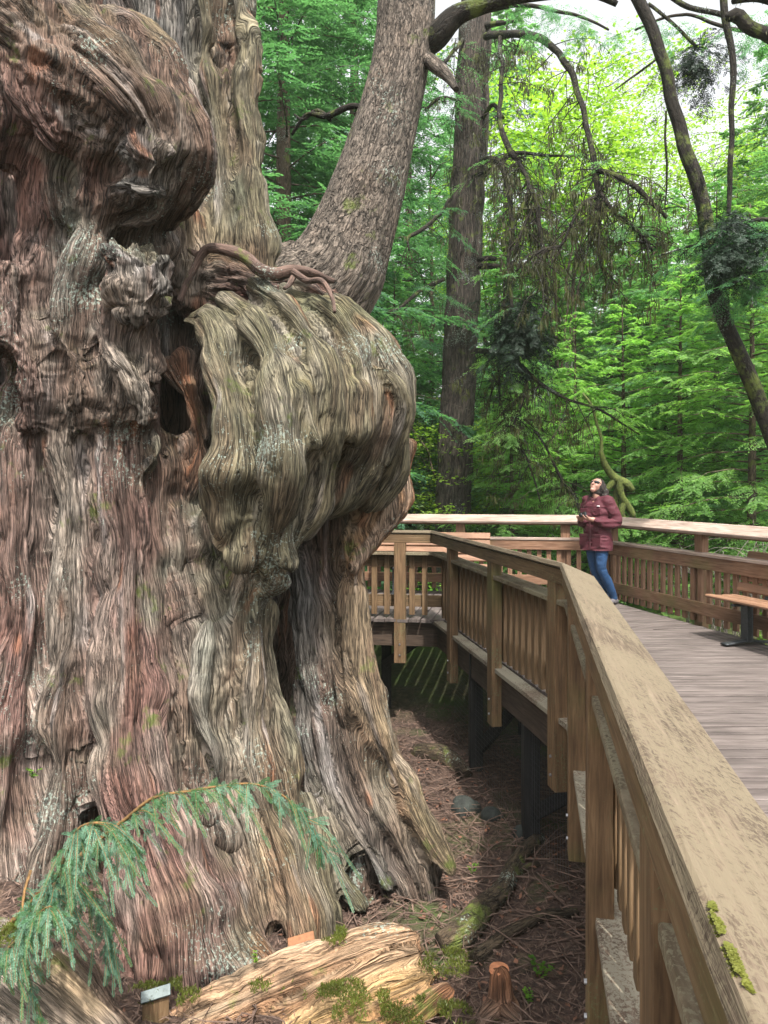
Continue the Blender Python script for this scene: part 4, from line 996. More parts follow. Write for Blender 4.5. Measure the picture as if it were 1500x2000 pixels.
# ---- bare slim trunks far in the woods
slim = [(1278, 19.0, 0.10, 9.5, -6, 'slim dark trunk behind the drooping branches, above the woman', 'thin_trunk'),
        (1225, 26.0, 0.13, 13.0, 10, 'reddish slim trunk in the woods left of the straight dark one', 'thin_trunk'),
        (1345, 30.0, 0.15, 15.0, 8, 'pale slim trunk between the curved leaning trunk and the dark slim one', 'pale_trunk'),
        (838, 19.0, 0.09, 11.0, 0, 'thin dark trunk seen just left of the big dark conifer', 'thin_trunk'),
        (1405, 22.0, 0.10, 14.0, 25, 'pale leaning slim trunk near the upper right sky gap', 'pale_trunk'),
        (1120, 34.0, 0.14, 16.0, -14, 'distant slim trunk left of the woman in the far woods', 'pale_trunk'),
        (1450, 27.0, 0.11, 15.0, -20, 'slim pale trunk close to the right picture edge', 'pale_trunk')]
for u, Y, r, H, lean, lb, mt in slim:
    x = (u-750)*Y/F; z = float(gz(x, Y)); dx = lean*Y/F
    root = empty('slim_tree', (x, Y, z), lb, 'tree', 'slim bare trunks in the woods')
    limbs('trunk', [(np.array([[0, 0, -0.3], [dx*0.3, 0, H*0.3], [dx*0.6+0.1, 0, H*0.65], [dx, 0, H]]), [r, r*0.85, r*0.6, r*0.2])], M[mt], root, nseg=8, amp=0.1, step=0.3, rough=0.12, seed=u)
    bp_ = []
    for k in range(26):
        h = H*R1.uniform(0.25, 0.95); a = R1.uniform(0, 6.28); L = R1.uniform(0.6, 2.4)
        p0 = np.array([dx*h/H, 0, h]); d = np.array([math.cos(a), math.sin(a), R1.uniform(-0.2, 0.7)])
        bp_.append((np.array([p0, p0+d*L*0.5, p0+d*L+np.array([0, 0, -0.2*L])]), [0.022, 0.014, 0.004]))
    limbs('branch', bp_, M[mt], root, nseg=4, step=0.4, rough=0.25, seed=u)['kind'] = 'stuff'
    A = []
    for k in range(26):
        p = bp_[k][0]; nl = 60
        t = R1.uniform(0.3, 1.05, nl)[:, None]; q = p[0]*(1-t)+p[2]*t+R1.normal(0, 0.22, (nl, 3))
        A.append((q, R1.normal(0, 1, (nl, 3)), R1.normal(0, 1, (nl, 3))+[0, 0, 1], R1.uniform(.05, .10, nl), R1.uniform(.04, .07, nl)))
    fol = leaf_arrays(*[np.concatenate(x_) for x_ in zip(*A)]); npmesh('foliage', fol[0], fol[1], M['maple' if u > 1000 else 'hem'], root)

# ---- vine maples: thin arching stems with layers of small yellow-green leaves
def vine_maple(u, Y, H, W, nl, lb, seed, leaf=(0.05, 0.09), tops=(0.30, 1.0)):
    R = np.random.default_rng(seed); x = (u-750)*Y/F; z = float(gz(x, Y))
    root = empty('vine_maple', (x, Y, z), lb, 'tree', 'vine maples with yellow green leaves')
    stems, tips = [], []
    for k in range(7):
        a = R.uniform(0, 6.28); s_ = R.uniform(0.15, 0.5)*W; h = H*R.uniform(0.75, 1.0)
        c = np.array([math.cos(a)*s_, math.sin(a)*s_, h]); stems.append((np.array([[0, 0, -0.2], c*[0.2, 0.2, 0.45], c*[0.6, 0.6, 0.8], c]), [0.035, 0.028, 0.018, 0.005]))
    for k in range(95):
        st = stems[k % 7][0]; t = R.uniform(tops[0], tops[1]); i = min(int(t*3), 2); f = t*3-i; p0 = st[i]*(1-f)+st[min(i+1, 3)]*f
        a = R.uniform(0, 6.28); L = R.uniform(0.3, 1.0)*W*0.55; d = np.array([math.cos(a), math.sin(a), R.uniform(-0.05, 0.3)])
        p2 = p0+d*L; stems.append((np.array([p0, p0+d*L*0.5+[0, 0, 0.08*L], p2]), [0.010, 0.006, 0.002])); tips.append((p0, p2))
    limbs('trunk', stems[:7], M['thin_trunk'], root, nseg=6, step=0.3, rough=0.15, seed=seed)
    limbs('branch', stems[7:], M['twig'], root, nseg=3, step=0.4, rough=0.12, seed=seed)['kind'] = 'stuff'
    n_ = nl//len(tips); A = []
    for p0, p2 in tips:
        t = R.uniform(0.15, 1.1, n_)[:, None]**0.8; q = p0*(1-t)+p2*t+R.normal(0, 1, (n_, 3))*[0.20, 0.20, 0.055]
        a = R.uniform(0, 6.28, n_)
        A.append((q, np.stack([np.cos(a), np.sin(a), R.normal(-0.2, 0.2, n_)], 1), R.normal(0, 0.35, (n_, 3))+[0, 0, 1], R.uniform(*leaf, n_), R.uniform(leaf[0]*0.9, leaf[1]*0.9, n_)))
    fol = leaf_arrays(*[np.concatenate(x_) for x_ in zip(*A)]); npmesh('foliage', fol[0], fol[1], M['maple'], root)
vine_maple(1090, 17.0, 12.2, 4.6, 11000, 'vine maple with bright yellow green leaves high above the woman, beside the arching limb', 21, tops=(0.6, 1.0), leaf=(0.06, 0.11))
vine_maple(990, 18.5, 11.5, 3.8, 7500, 'vine maple with lime leaves close beside the dark conifer trunk', 22)
vine_maple(1230, 21.0, 14.0, 5.0, 9500, 'tall vine maple with lime leaves left of the leaning curved trunk', 23, tops=(0.55, 1.0))
vine_maple(1420, 20.0, 12.5, 4.8, 15000, 'sparse vine maple with small green leaves at upper right against the sky', 24, tops=(0.4, 1.0))
vine_maple(900, 15.0, 4.0, 3.4, 8000, 'low vine maple with pale leaves at the foot of the dark conifer', 25, tops=(0.3, 1.0))

# ---- undergrowth beyond the boardwalk: nobody could count it
R2 = np.random.default_rng(5); nu = 60000
x = R2.uniform(-6, 12, nu); y = R2.uniform(4.5, 22, nu)
lineo = np.where(y < 10.95, 2.98+(10.95-y)*0.2423, 99)
ok = ((x > lineo+0.15) & (y <= 10.95)) | (y > 11.9); x, y = x[ok], y[ok]
cl = fbm(x*1.3, y*1.3, 3.0, 2); ok = cl > 0.40; x, y, cl = x[ok], y[ok], cl[ok]
hgt = np.clip((cl-0.36)*2.6, 0.05, 0.75)*R2.uniform(0.1, 1, len(x))
p = np.stack([x, y, gz(x, y)+hgt*0.9+0.02], 1); a = R2.uniform(0, 6.28, len(x))
fol = leaf_arrays(p, np.stack([np.cos(a), np.sin(a), R2.normal(0, 0.35, len(x))], 1), R2.normal(0, 0.4, (len(x), 3))+[0, 0, 1], R2.uniform(0.05, 0.13, len(x)), R2.uniform(0.03, 0.07, len(x)))
tag(npmesh('undergrowth', fol[0], fol[1], M['fern']), 'bright green leafy undergrowth on the forest floor beyond the railing', 'undergrowth', kind='stuff')

# ------------------------------------------------------------------ the grey spruce rooted on the burl
spr = empty('spruce_tree', tuple(P(680, 570, 6.7)), 'grey scaly barked spruce growing from the top of the great burl and curving upward', 'tree')
sp_p = px_path([(600, 590, 7.1, 120), (655, 530, 7.0, 96), (692, 450, 6.95, 80), (722, 360, 6.9, 70), (752, 250, 6.9, 60), (775, 150, 6.9, 56), (792, 50, 6.9, 56), (800, -80, 6.9, 54), (800, -500, 6.9, 48), (800, -900, 6.9, 40)])
place(limbs('trunk', [sp_p], M['spruce'], nseg=220, amp=0.055, step=0.014, rough=0.03, seed=3), spr)
place(limbs('limb', [px_path([(815, 100, 6.9, 20), (845, 75, 6.85, 24), (885, 32, 6.8, 20), (940, 10, 6.7, 15), (1010, -4, 6.6, 12), (1100, -20, 6.5, 11), (1160, -14, 6.4, 9), (1200, 12, 6.4, 5)])], M['limb'], nseg=14, amp=0.15, step=0.05, rough=0.05, seed=4), spr)
place(limbs('limb', [px_path([(825, 110, 6.85, 14), (850, 128, 6.7, 14), (875, 150, 6.6, 10), (892, 174, 6.5, 6)])], M['spruce'], nseg=12, amp=0.2, step=0.03, rough=0.04, seed=5), spr)
place(limbs('limb', [px_path([(590, 500, 6.9, 16), (560, 492, 6.8, 10), (545, 498, 6.7, 6)])], M['limb'], nseg=10, amp=0.2, step=0.03, rough=0.04, seed=6), spr)
place(limbs('limb', [px_path([(720, 212, 7.2, 5), (690, 208, 7.3, 6), (640, 230, 7.4, 6), (600, 228, 7.5, 4), (575, 260, 7.6, 3)]), px_path([(640, 230, 7.4, 5), (615, 215, 7.5, 4), (590, 235, 7.5, 3), (572, 225, 7.6, 2)])], M['limb'], nseg=7, step=0.04, rough=0.06, seed=8), spr)

# ---- the big dark conifer behind the far railing
dk = empty('dark_conifer', (1.43, 14.6, -0.8), 'straight dark ridged conifer trunk standing just behind the far railing', 'tree')
place(limbs('trunk', [px_path([(880, 1180, 14.6, 38), (884, 1000, 14.6, 34), (893, 800, 14.6, 33), (903, 600, 14.6, 32), (912, 400, 14.6, 33), (922, 200, 14.6, 32), (929, 0, 14.6, 30), (935, -300, 14.6, 27), (938, -700, 14.6, 22)])], M['dark_bark'], nseg=160, amp=0.07, step=0.04, rough=0.06, seed=9), dk)

def hang_moss(paths, R, n, lo, hi, wd, mat, parent, name='hanging_moss', spread=0.03):
    """fine hanging strands below the limbs"""
    PV = []
    for pts, rad in paths:
        p, r = smooth_path(pts, rad, 4); k = n
        i = R.integers(0, len(p)-1, k); t = R.random(k)[:, None]
        q = p[i]*(1-t)+p[i+1]*t; q = q+R.normal(0, spread, q.shape)*[1, 1, 0.3]; PV.append(q)
    q = np.concatenate(PV); k = len(q); d = np.stack([R.normal(0, 0.16, k), R.normal(0, 0.16, k), -np.ones(k)], 1)
    a = R.uniform(0, 6.28, k)
    fol = leaf_arrays(q, d, np.stack([np.cos(a), np.sin(a), 0*a], 1), R.uniform(lo, hi, k)*R.random(k)**0.5, np.full(k, wd))
    return tag(place(npmesh(name, fol[0], fol[1], mat), parent), kind='stuff')

def twiggy(paths, R, n, L, wd):
    """side twigs along limbs, hanging and forking"""
    out = []
    for pts, rad in paths:
        p, r = smooth_path(pts, rad, 4)
        for _ in range(n):
            i = R.integers(0, len(p)-1); q = p[i]*1.0; d = np.array([R.normal(0, 0.7), R.normal(0, 0.5), R.uniform(-1.1, 0.1)]); d /= np.linalg.norm(d)
            l_ = L*R.uniform(0.4, 1.2); m_ = q+d*l_*0.5; e = q+d*l_+np.array([R.normal(0, .06), 0, -0.30*l_])
            out.append((np.array([q, m_, e]), [wd, wd*0.7, wd*0.3]))
            for _ in range(3):
                e2 = m_+(e-m_)*R.random(); g_ = e2+np.array([R.normal(0, 0.4), R.normal(0, 0.3), -R.uniform(0.2, 0.8)])*l_*0.5
                out.append((np.array([e2, (e2+g_)/2+R.normal(0, 0.03, 3), g_]), [wd*0.6, wd*0.4, wd*0.2]))
    return out
R3 = np.random.default_rng(31)
arch = [px_path([(950, 72, 14.2, 9), (985, 66, 13.4, 9), (1035, 72, 12.6, 9), (1075, 90, 12, 9), (1115, 135, 11.6, 8), (1140, 215, 11.3, 8), (1155, 290, 11.1, 8), (1166, 340, 11, 8), (1172, 385, 11, 7)]),
        px_path([(1166, 332, 11, 7), (1200, 340, 10.9, 7), (1235, 362, 10.8, 7), (1265, 390, 10.7, 6), (1300, 425, 10.6, 4)]),
        px_path([(1172, 380, 11, 6), (1205, 420, 10.9, 5), (1245, 450, 10.8, 4), (1275, 490, 10.8, 3)]),
        px_path([(1168, 385, 11, 6), (1140, 400, 11, 5), (1115, 440, 11, 4), (1095, 480, 11, 4), (1060, 490, 11, 3), (1010, 530, 11, 3)]),
        px_path([(1170, 390, 11, 5), (1168, 450, 11, 3), (1178, 520, 11, 3), (1210, 560, 11, 2)])]
low1 = [px_path([(945, 312, 14.3, 9), (975, 318, 13.6, 8), (992, 370, 13, 7), (1000, 440, 12.6, 6), (995, 520, 12.4, 5), (1003, 600, 12.2, 4)]),
        px_path([(975, 72, 13.4, 5), (980, 130, 13.2, 5), (976, 210, 13.0, 6), (985, 270, 12.8, 7), (1002, 305, 12.6, 7), (1018, 320, 12.6, 5)]),
        px_path([(1035, 365, 12.2, 6), (1048, 400, 12.1, 6), (1058, 460, 12, 6), (1062, 530, 12, 4), (1066, 590, 12, 3)]),
        px_path([(1048, 405, 12.1, 5), (1020, 450, 12.1, 5), (1002, 500, 12.2, 4)]), px_path([(1010, 315, 12.6, 5), (1035, 365, 12.2, 5), (1010, 430, 12.2, 5)]),
        px_path([(925, 345, 14.3, 5), (960, 330, 13.5, 5), (1010, 300, 12.8, 5), (1080, 305, 12.5, 3), (1135, 300, 12.4, 2), (1140, 270, 12.3, 2)])]
low2 = [px_path([(930, 685, 14.3, 7), (965, 688, 13.6, 7), (1005, 705, 13, 7), (1050, 745, 12.6, 5), (1110, 780, 12.3, 4), (1170, 800, 12.2, 3), (1250, 850, 12.1, 2)]),
        px_path([(975, 690, 13.4, 4), (975, 760, 13.2, 3), (990, 830, 13, 3), (1030, 900, 12.8, 3), (1055, 980, 12.6, 2)]),
        px_path([(1030, 725, 12.8, 4), (1020, 790, 12.7, 4), (1000, 840, 12.7, 3), (1010, 860, 12.7, 2)]),
        px_path([(1005, 800, 13, 4), (1050, 850, 12.6, 3), (1100, 940, 12.4, 3), (1130, 975, 12.3, 2)])]
high_l = [px_path([(905, 75, 14.4, 5), (880, 110, 14.0, 5), (855, 130, 13.8, 4)]), px_path([(880, 390, 14.4, 6), (850, 430, 14, 5), (815, 455, 13.8, 5), (795, 465, 13.7, 4), (797, 490, 13.7, 2)]),
          px_path([(868, 545, 14.4, 5), (820, 570, 14, 5), (780, 600, 13.8, 4), (755, 612, 13.7, 3)]), px_path([(905, 200, 14.4, 4), (860, 190, 14.1, 4), (830, 215, 14, 3)])]
dead = [px_path([(945, 50, 14.4, 6), (980, 45, 14, 4), (1012, 42, 13.8, 2)]), px_path([(935, 508, 14.3, 5), (955, 505, 14.1, 5), (967, 506, 14, 4)]), px_path([(935, 520, 14.3, 6), (965, 520, 14, 5), (978, 522, 14, 4)]),
        px_path([(945, 230, 14.3, 4), (965, 205, 14.0, 4), (985, 230, 13.8, 3)])]
for g_ in (arch, low1, low2, high_l):
    for q_ in g_: q_[1][:] *= 0.72
for nm, grp_ in (('arch', arch), ('a', low1), ('b', low2), ('c', high_l), ('d', dead)):
    for one in ([[q_] for q_ in grp_] if nm in 'cd' else [grp_]): place(limbs('limb', one, M['limb'], nseg=9, amp=0.35, step=0.05, rough=0.05, seed=R3.random()*30), dk)
    if nm != 'd':
        tw = twiggy(grp_, R3, 26 if nm in 'ab' or nm == 'arch' else 8, 0.75, 0.010)
        place(limbs('twig', tw, M['twig'], nseg=4, step=0.12, rough=0.10, seed=R3.random()*30), dk)['kind'] = 'stuff'
        hang_moss(grp_+tw[::3], R3, 26 if nm != 'c' else 10, 0.05, 0.26, 0.018, M['mossy'], dk)
def sprays(paths, R, n, L, ll, lw, nb, nleaf, down=0.5):
    A = []
    for pts, rad in paths:
        p, r = smooth_path(pts, rad, 4)
        for _ in range(n):
            i = R.integers(1, len(p)); a = R.uniform(0, 6.28); d = np.array([math.cos(a), math.sin(a)*0.7, R.uniform(-down, 0.15)])
            A.append(bough(R, p[i], d, L*R.uniform(0.5, 1.2), nb, nleaf, ll, lw, 0.3))
    A = [np.concatenate(x_) for x_ in zip(*A)]
    return leaf_arrays(*A)
f_ = sprays(low2, R3, 16, 0.95, 0.05, 0.013, 20, 12); place(npmesh('needles', f_[0], f_[1], M['hem_lit']), dk)
f_ = sprays([low1[0], low1[5], arch[1], arch[2]], R3, 7, 0.8, 0.05, 0.012, 18, 12); place(npmesh('needles', f_[0], f_[1], M['hem']), dk)
f_ = sprays(high_l, R3, 14, 1.1, 0.06, 0.016, 20, 12); place(npmesh('needles', f_[0], f_[1], M['hem_dark']), dk)
# dense dark witch's broom hanging against the light
bc = P(1015, 640, 12.6); A = []
for _ in range(320):
    d = R3.normal(0, 1, 3)*[1, 1, 0.8]; d[2] -= 0.5; q = bc+R3.normal(0, 1, 3)*[0.22, 0.22, 0.30]
    A.append(bough(R3, q, d, R3.uniform(0.25, 0.6), 14, 12, 0.045, 0.012, 0.3))
f_ = leaf_arrays(*[np.concatenate(x_) for x_ in zip(*A)]); place(npmesh('witches_broom', f_[0], f_[1], M['clump']), dk)

# mossy club of a branch hanging right behind the woman
mc = empty('mossy_branch', tuple(P(1190, 1000, 12.0)), 'bright green mossy crooked branch hanging low right behind the woman', 'branch')
mcp = [px_path([(1172, 880, 11.8, 4), (1180, 905, 11.8, 6), (1200, 932, 11.8, 8), (1222, 945, 11.7, 9), (1234, 958, 11.7, 6)]),
       px_path([(1214, 938, 11.7, 8), (1212, 960, 11.7, 7), (1226, 985, 11.7, 7), (1236, 1005, 11.7, 7), (1235, 1012, 11.7, 5)]),
       px_path([(1205, 935, 11.8, 7), (1190, 950, 11.8, 6), (1180, 962, 11.8, 5)]), px_path([(1208, 940, 11.8, 6), (1205, 975, 11.8, 6), (1203, 1012, 11.8, 6)]),
       px_path([(1222, 975, 11.7, 6), (1215, 1000, 11.7, 6), (1222, 1015, 11.7, 5)]), px_path([(1174, 890, 11.8, 4), (1172, 850, 12.0, 3), (1160, 800, 12.3, 2.5), (1140, 770, 13.0, 2)])]
M['bright_moss'] = plain_mat('bright_moss', (0.060, 0.075, 0.012), 0.95, 0, 30, 0.6, bump=1.0)
place(limbs('limb', mcp, M['bright_moss'], nseg=10, amp=0.35, step=0.03, rough=0.05, seed=12), mc)
hang_moss(mcp, R3, 170, 0.03, 0.10, 0.010, M['mossy'], mc, 'moss')

# ---- curved leaning trunk at right, its clumps, and the hanging vine-like limbs
cv = empty('leaning_tree', tuple(P(1620, 1120, 9.0)), 'slim curved trunk leaning across the upper right from the picture top', 'tree')
place(limbs('trunk', [px_path([(1640, 1150, 9.0, 17.6), (1560, 980, 9.0, 16.0), (1500, 830, 9.0, 14.4), (1455, 720, 9.0, 14.4), (1415, 630, 9.0, 13.6), (1392, 540, 9.0, 14.4), (1382, 450, 9.0, 13.6), (1358, 350, 9.0, 12.8), (1330, 260, 9.0, 12.0), (1300, 150, 9.0, 11.2), (1275, 60, 9.0, 11.2), (1240, -10, 9.0, 11.2), (1180, -120, 9.0, 9.6)])],
    M['limb'], nseg=36, amp=0.14, step=0.03, rough=0.035, seed=14), cv)
sv = empty('drooping_spruce', tuple(P(1560, 1000, 9.6)), 'dark spruce boughs with clumped needles hanging in at upper right', 'tree')
vin = [px_path([(1410, -20, 8.4, 6), (1422, 50, 8.4, 7), (1432, 120, 8.4, 6), (1428, 220, 8.4, 5), (1424, 330, 8.4, 5), (1420, 420, 8.4, 4)]),
       px_path([(1300, -10, 8.8, 5), (1350, 15, 8.7, 5), (1420, 30, 8.6, 5), (1500, 80, 8.4, 5), (1560, 110, 8.3, 6)]),
       px_path([(1265, 10, 9.4, 3), (1310, 40, 9.4, 3), (1360, 90, 9.4, 3)]),
       px_path([(1420, 40, 7.6, 7), (1440, 30, 7.6, 11), (1470, 55, 7.6, 12), (1520, 70, 7.6, 12)]), px_path([(1430, 5, 7.6, 6), (1480, -5, 7.6, 8), (1520, 5, 7.6, 8)]),
       px_path([(1280, 120, 9.2, 2), (1240, 150, 9.2, 2), (1200, 175, 9.2, 1)]), px_path([(1300, 220, 9.3, 2), (1303, 320, 9.3, 2), (1298, 410, 9.3, 1)])]
for q_ in vin: place(limbs('limb', [q_], M['limb'], nseg=9, amp=0.2, step=0.05, rough=0.05, seed=15), sv)
hang_moss(vin, R3, 60, 0.02, 0.09, 0.008, M['mossy'], sv)
A = []
for (u, v, Y, n_, s_) in ((1360, 110, 9.4, 80, 0.10), (1440, 480, 8.4, 170, 0.17), (1425, 430, 8.4, 50, 0.07)):
    for _ in range(n_):
        q = P(u, v, Y)+R3.normal(0, 1, 3)*s_*[1.0, 1.0, 0.7]; d = R3.normal(0, 1, 3); d[2] = d[2]*0.5-0.35
        A.append(bough(R3, q, d, R3.uniform(0.2, 0.6), 12, 12, 0.040, 0.010, 0.3))
f_ = leaf_arrays(*[np.concatenate(x_) for x_ in zip(*A)]); place(npmesh('needle_clump', f_[0], f_[1], M['clump']), sv)
A = []
side_b = [px_path([(1560, 500, 8.8, 6), (1500, 480, 8.8, 5), (1440, 470, 8.8, 4), (1360, 480, 9, 3), (1290, 500, 9.2, 2)]), px_path([(1560, 440, 8.5, 5), (1490, 430, 8.5, 4), (1430, 440, 8.5, 3)]),
          px_path([(1560, 540, 8.4, 5), (1480, 530, 8.4, 4), (1430, 560, 8.4, 2)]), px_path([(1560, 40, 9.0, 5), (1460, 60, 9.2, 4), (1340, 30, 9.4, 3), (1240, 60, 9.6, 2)]),
          px_path([(960, 20, 11.5, 4), (1040, 10, 11.5, 4), (1120, 30, 11.5, 3), (1190, 60, 11.5, 2)])]
for q_ in side_b: place(limbs('branch', [q_], M['twig'], nseg=6, step=0.06, rough=0.08, seed=17), sv)
f_ = sprays(side_b, R3, 26, 0.75, 0.042, 0.011, 20, 12, 0.8); place(npmesh('needles', f_[0], f_[1], M['hem_dark']), sv)
# pale tangle of bare shrub stems behind the railing post by the bench
sh = empty('bare_shrub', (5.3, 10.6, -0.6), 'tangle of pale bare twigs behind the railing beside the bench', 'shrub')
tw = []
for k in range(70):
    p0 = np.array([5.2+R3.uniform(-0.8, 1.3), 10.4+R3.uniform(-0.5, 0.6), -0.6]); a = R3.normal(0, 0.7, 2); h = R3.uniform(0.6, 1.7)
    tw.append((np.array([p0, p0+[a[0]*0.2, a[1]*0.2, h*0.7], p0+[a[0]*0.7, a[1]*0.5, h], p0+[a[0]*1.3, a[1]*0.8, h*0.8]]), [0.009, 0.007, 0.005, 0.002]))
place(limbs('stem', tw, M['pale_trunk'], nseg=4, step=0.08, rough=0.12, seed=18), sh)

# ------------------------------------------------------------------ things on the forest floor
R5 = np.random.default_rng(77)
M['root'] = bark_mat('bare_root', (0.12, 0.078, 0.062), across=60, along=10, dark=0.45, lite=1.4, bump=0.5, moss=0.10)
M['mossroot'] = bark_mat('mossy_root', (0.085, 0.062, 0.040), across=50, along=12, dark=0.35, lite=1.5, bump=0.9, moss=0.25)
M['log'] = bark_mat('split_log', across=60, along=4, dark=0.50, lite=1.28, bump=1.0, moss=0.12)
M['moss'] = leaf_mat('moss_tufts', (0.05, 0.062, 0.010), (0.115, 0.135, 0.022), 0.2)
M['litter'] = plain_mat('dead_twigs', (0.11, 0.07, 0.052), 0.9, 0, 14, 0.6)
M['rock'] = plain_mat('grey_rock', (0.022, 0.026, 0.022), 0.85, 0, 14, 0.5, bump=0.8)

def slim(ps, k): return [(p_, r_*k) for p_, r_ in ps]
rt = empty('exposed_root', tuple(P(520, 530, 5.45)), 'bare reddish root snaking over the soil ledge between the cedar and the spruce', 'root')
rp = [px_path([(352, 585, 5.35, 7), (375, 530, 5.35, 8), (402, 485, 5.35, 10), (440, 492, 5.3, 13), (480, 508, 5.3, 14), (510, 528, 5.28, 15), (545, 536, 5.28, 15), (575, 528, 5.3, 13), (610, 532, 5.35, 10), (650, 548, 5.4, 6)]),
      px_path([(390, 492, 5.35, 8), (372, 484, 5.4, 5)]), px_path([(568, 534, 5.28, 8), (600, 552, 5.22, 7), (632, 552, 5.1, 6), (644, 580, 4.95, 5), (649, 615, 4.85, 4)]),
      px_path([(575, 535, 5.26, 7), (568, 550, 5.2, 6), (558, 560, 5.15, 4)]), px_path([(595, 550, 5.2, 4), (630, 556, 5.1, 4), (655, 575, 5.1, 3)])]
place(limbs('root', slim(rp, 0.78), M['root'], nseg=14, amp=0.35, step=0.015, rough=0.06, seed=20), rt)

def sdf_bark_thing(name, label, cat, specs, mat, h=0.012, k=0.012, part='body', mottle=None, warp=0.0):
    c = specs[0]['pts'][0]; root = empty(name, tuple(c), label, cat)
    o = bark_body(part, specs, mat, h, k, subdiv=False, warp=warp, seam=0.02, mottle=mottle, lump=0.5); place(o, root); return root
SANDY, YEL, RUST = (0.42, 0.275, 0.17), (0.42, 0.28, 0.12), (0.29, 0.135, 0.07)
def log_tint(V, nn, a, t, col, sid):
    y = np.clip((fbm(a*9, t*1.3, sid*1.0, 3)-0.5)*5, 0, 1)[:, None]; col = col*(1-0.45*y)+0.45*y*np.array([0.30, 0.13, 0.06])
    p = np.clip((fbm(a*12+7, t*1.1, sid*1.0, 3)-0.55)*6, 0, 1)[:, None]; col = col*(1-0.5*p)+0.5*p*np.array([0.46, 0.36, 0.25]); return col
lg = sdf_bark_thing('fallen_log', 'split fallen log of raw orange tan wood lying across the picture bottom', 'log', [
    T(SANDY, [(120, 2160, 3.80, 45), (340, 2018, 3.84, 50), (560, 1915, 3.98, 46), (700, 1860, 4.07, 42), (800, 1828, 4.16, 28)], amp=0.65, crinkle=0.14),
    T(SANDY, [(260, 2150, 3.75, 50), (450, 2050, 3.83, 50), (620, 1950, 3.92, 46), (740, 1892, 4.02, 42), (815, 1862, 4.10, 28)], amp=0.65, crinkle=0.14),
    T(YEL, [(400, 2120, 3.65, 50), (560, 2040, 3.72, 48), (700, 1970, 3.85, 40), (800, 1925, 3.95, 34), (858, 1900, 4.05, 20)], amp=0.9, crinkle=0.15),
    T(RUST, [(560, 2130, 3.6, 50), (700, 2040, 3.7, 40), (800, 1990, 3.8, 34), (865, 1940, 3.9, 20)], amp=0.6),
    T(RUST, [(300, 2120, 4.0, 80), (520, 2030, 4.1, 70), (700, 1950, 4.2, 56)], amp=0.5)], M['log'], h=0.010, k=0.006, mottle=log_tint)
st = sdf_bark_thing('mossy_stump', 'mossy grey rotten stump root with a pale split at the lower left corner', 'stump', [
    T(GREY, [(-80, 1830, 3.5, 60), (20, 1890, 3.4, 70), (110, 1960, 3.35, 66), (190, 2030, 3.3, 60)], amp=0.5),
    T(BROWN, [(110, 1840, 3.75, 26), (160, 1900, 3.6, 34), (215, 1965, 3.55, 38), (290, 2060, 3.5, 44)], amp=0.7),
    T(YEL, [(100, 1880, 3.52, 12), (130, 1925, 3.46, 16), (175, 1975, 3.42, 14)], amp=0.5),
    T(GREY, [(-60, 1980, 3.3, 110), (80, 2080, 3.2, 110)], amp=0.5)], M['log'], h=0.012, k=0.01)
sm = sdf_bark_thing('cut_stump', 'small sawn stump with a flat reddish cut top on the ground by the boardwalk', 'stump', [
    T(RUST, [(975, 1905, 3.95, 20), (978, 1950, 3.95, 24), (985, 1985, 3.92, 40)], amp=0.25), T(BROWN, [(985, 1980, 3.9, 30), (1040, 2020, 3.8, 20)], amp=0.3),
    T(BROWN, [(960, 1980, 3.9, 26), (925, 2010, 3.85, 16)], amp=0.3)], M['log'], h=0.008, k=0.008, part='stump_wood')
V_, Q_, G_ = limb_mesh([(np.array([P(975, 1896, 4.02), P(975, 1890, 4.02)]), [0.055, 0.052])], 24, step=0.01)
place(npmesh('cut_top', V_, [Q_[0], Q_[1][:, :3], Q_[2][:, :3]], plain_mat('cut_end', (0.42, 0.17, 0.08), 0.8, 0, 30, 0.3), attrs={'grain': G_}), sm)

def onground(u, v, up=0.0):
    Y = 4.0
    for _ in range(30):
        x = (u-750)*Y/F; Y = (HC-float(gz(x, Y))-up)*F/(v-YH)
    return P(u, v, Y)
# mossy ground limb beside the boardwalk, other roots, long sticks
def gpath(L, up=0.0): return np.array([onground(u, v)+[0, 0, r*0.6*3.2/F+up] for u, v, r in L]), np.array([r*4.4/F for u, v, r in L])
def ground_thing(name, label, cat, paths, mat, nseg=12, amp=0.2, part=None, step=0.03, rough=0.04):
    root = empty(name, tuple(paths[0][0][0]), label, cat); place(limbs(part or 'wood', paths, mat, nseg=nseg, amp=amp, step=step, rough=rough, seed=R5.random()*40), root); return root
ground_thing('mossy_root', 'thick mossy root running over the ground from the boardwalk post towards the log', 'root',
             [gpath([(1050, 1640, 16), (1010, 1690, 18), (985, 1740, 20), (940, 1790, 26), (905, 1840, 30), (860, 1860, 22)]), gpath([(985, 1720, 12), (1020, 1700, 10), (1050, 1690, 8)]), gpath([(925, 1880, 14), (1000, 1830, 14), (1060, 1800, 12), (1130, 1790, 9)])], M['mossroot'])
ground_thing('long_stick', 'long thin bent stick lying across the reddish litter below the cedar', 'stick', [gpath([(690, 1795, 3), (780, 1755, 3), (880, 1735, 2.5), (1000, 1725, 2.5), (1060, 1735, 2), (1100, 1775, 1.5)], 0.05)], M['litter'], nseg=6, amp=0)
ground_thing('forked_dead_branch', 'reddish forked dead branch leaning by the foot of the cedar', 'branch', [gpath([(670, 1665, 9), (700, 1700, 8), (735, 1740, 7)], 0.03), gpath([(690, 1800, 6), (702, 1745, 6), (710, 1700, 5)], 0.08), gpath([(720, 1790, 4), (745, 1740, 4), (775, 1715, 3)], 0.05), gpath([(735, 1740, 4), (750, 1765, 3), (800, 1790, 2)], 0.04)], M['root'])
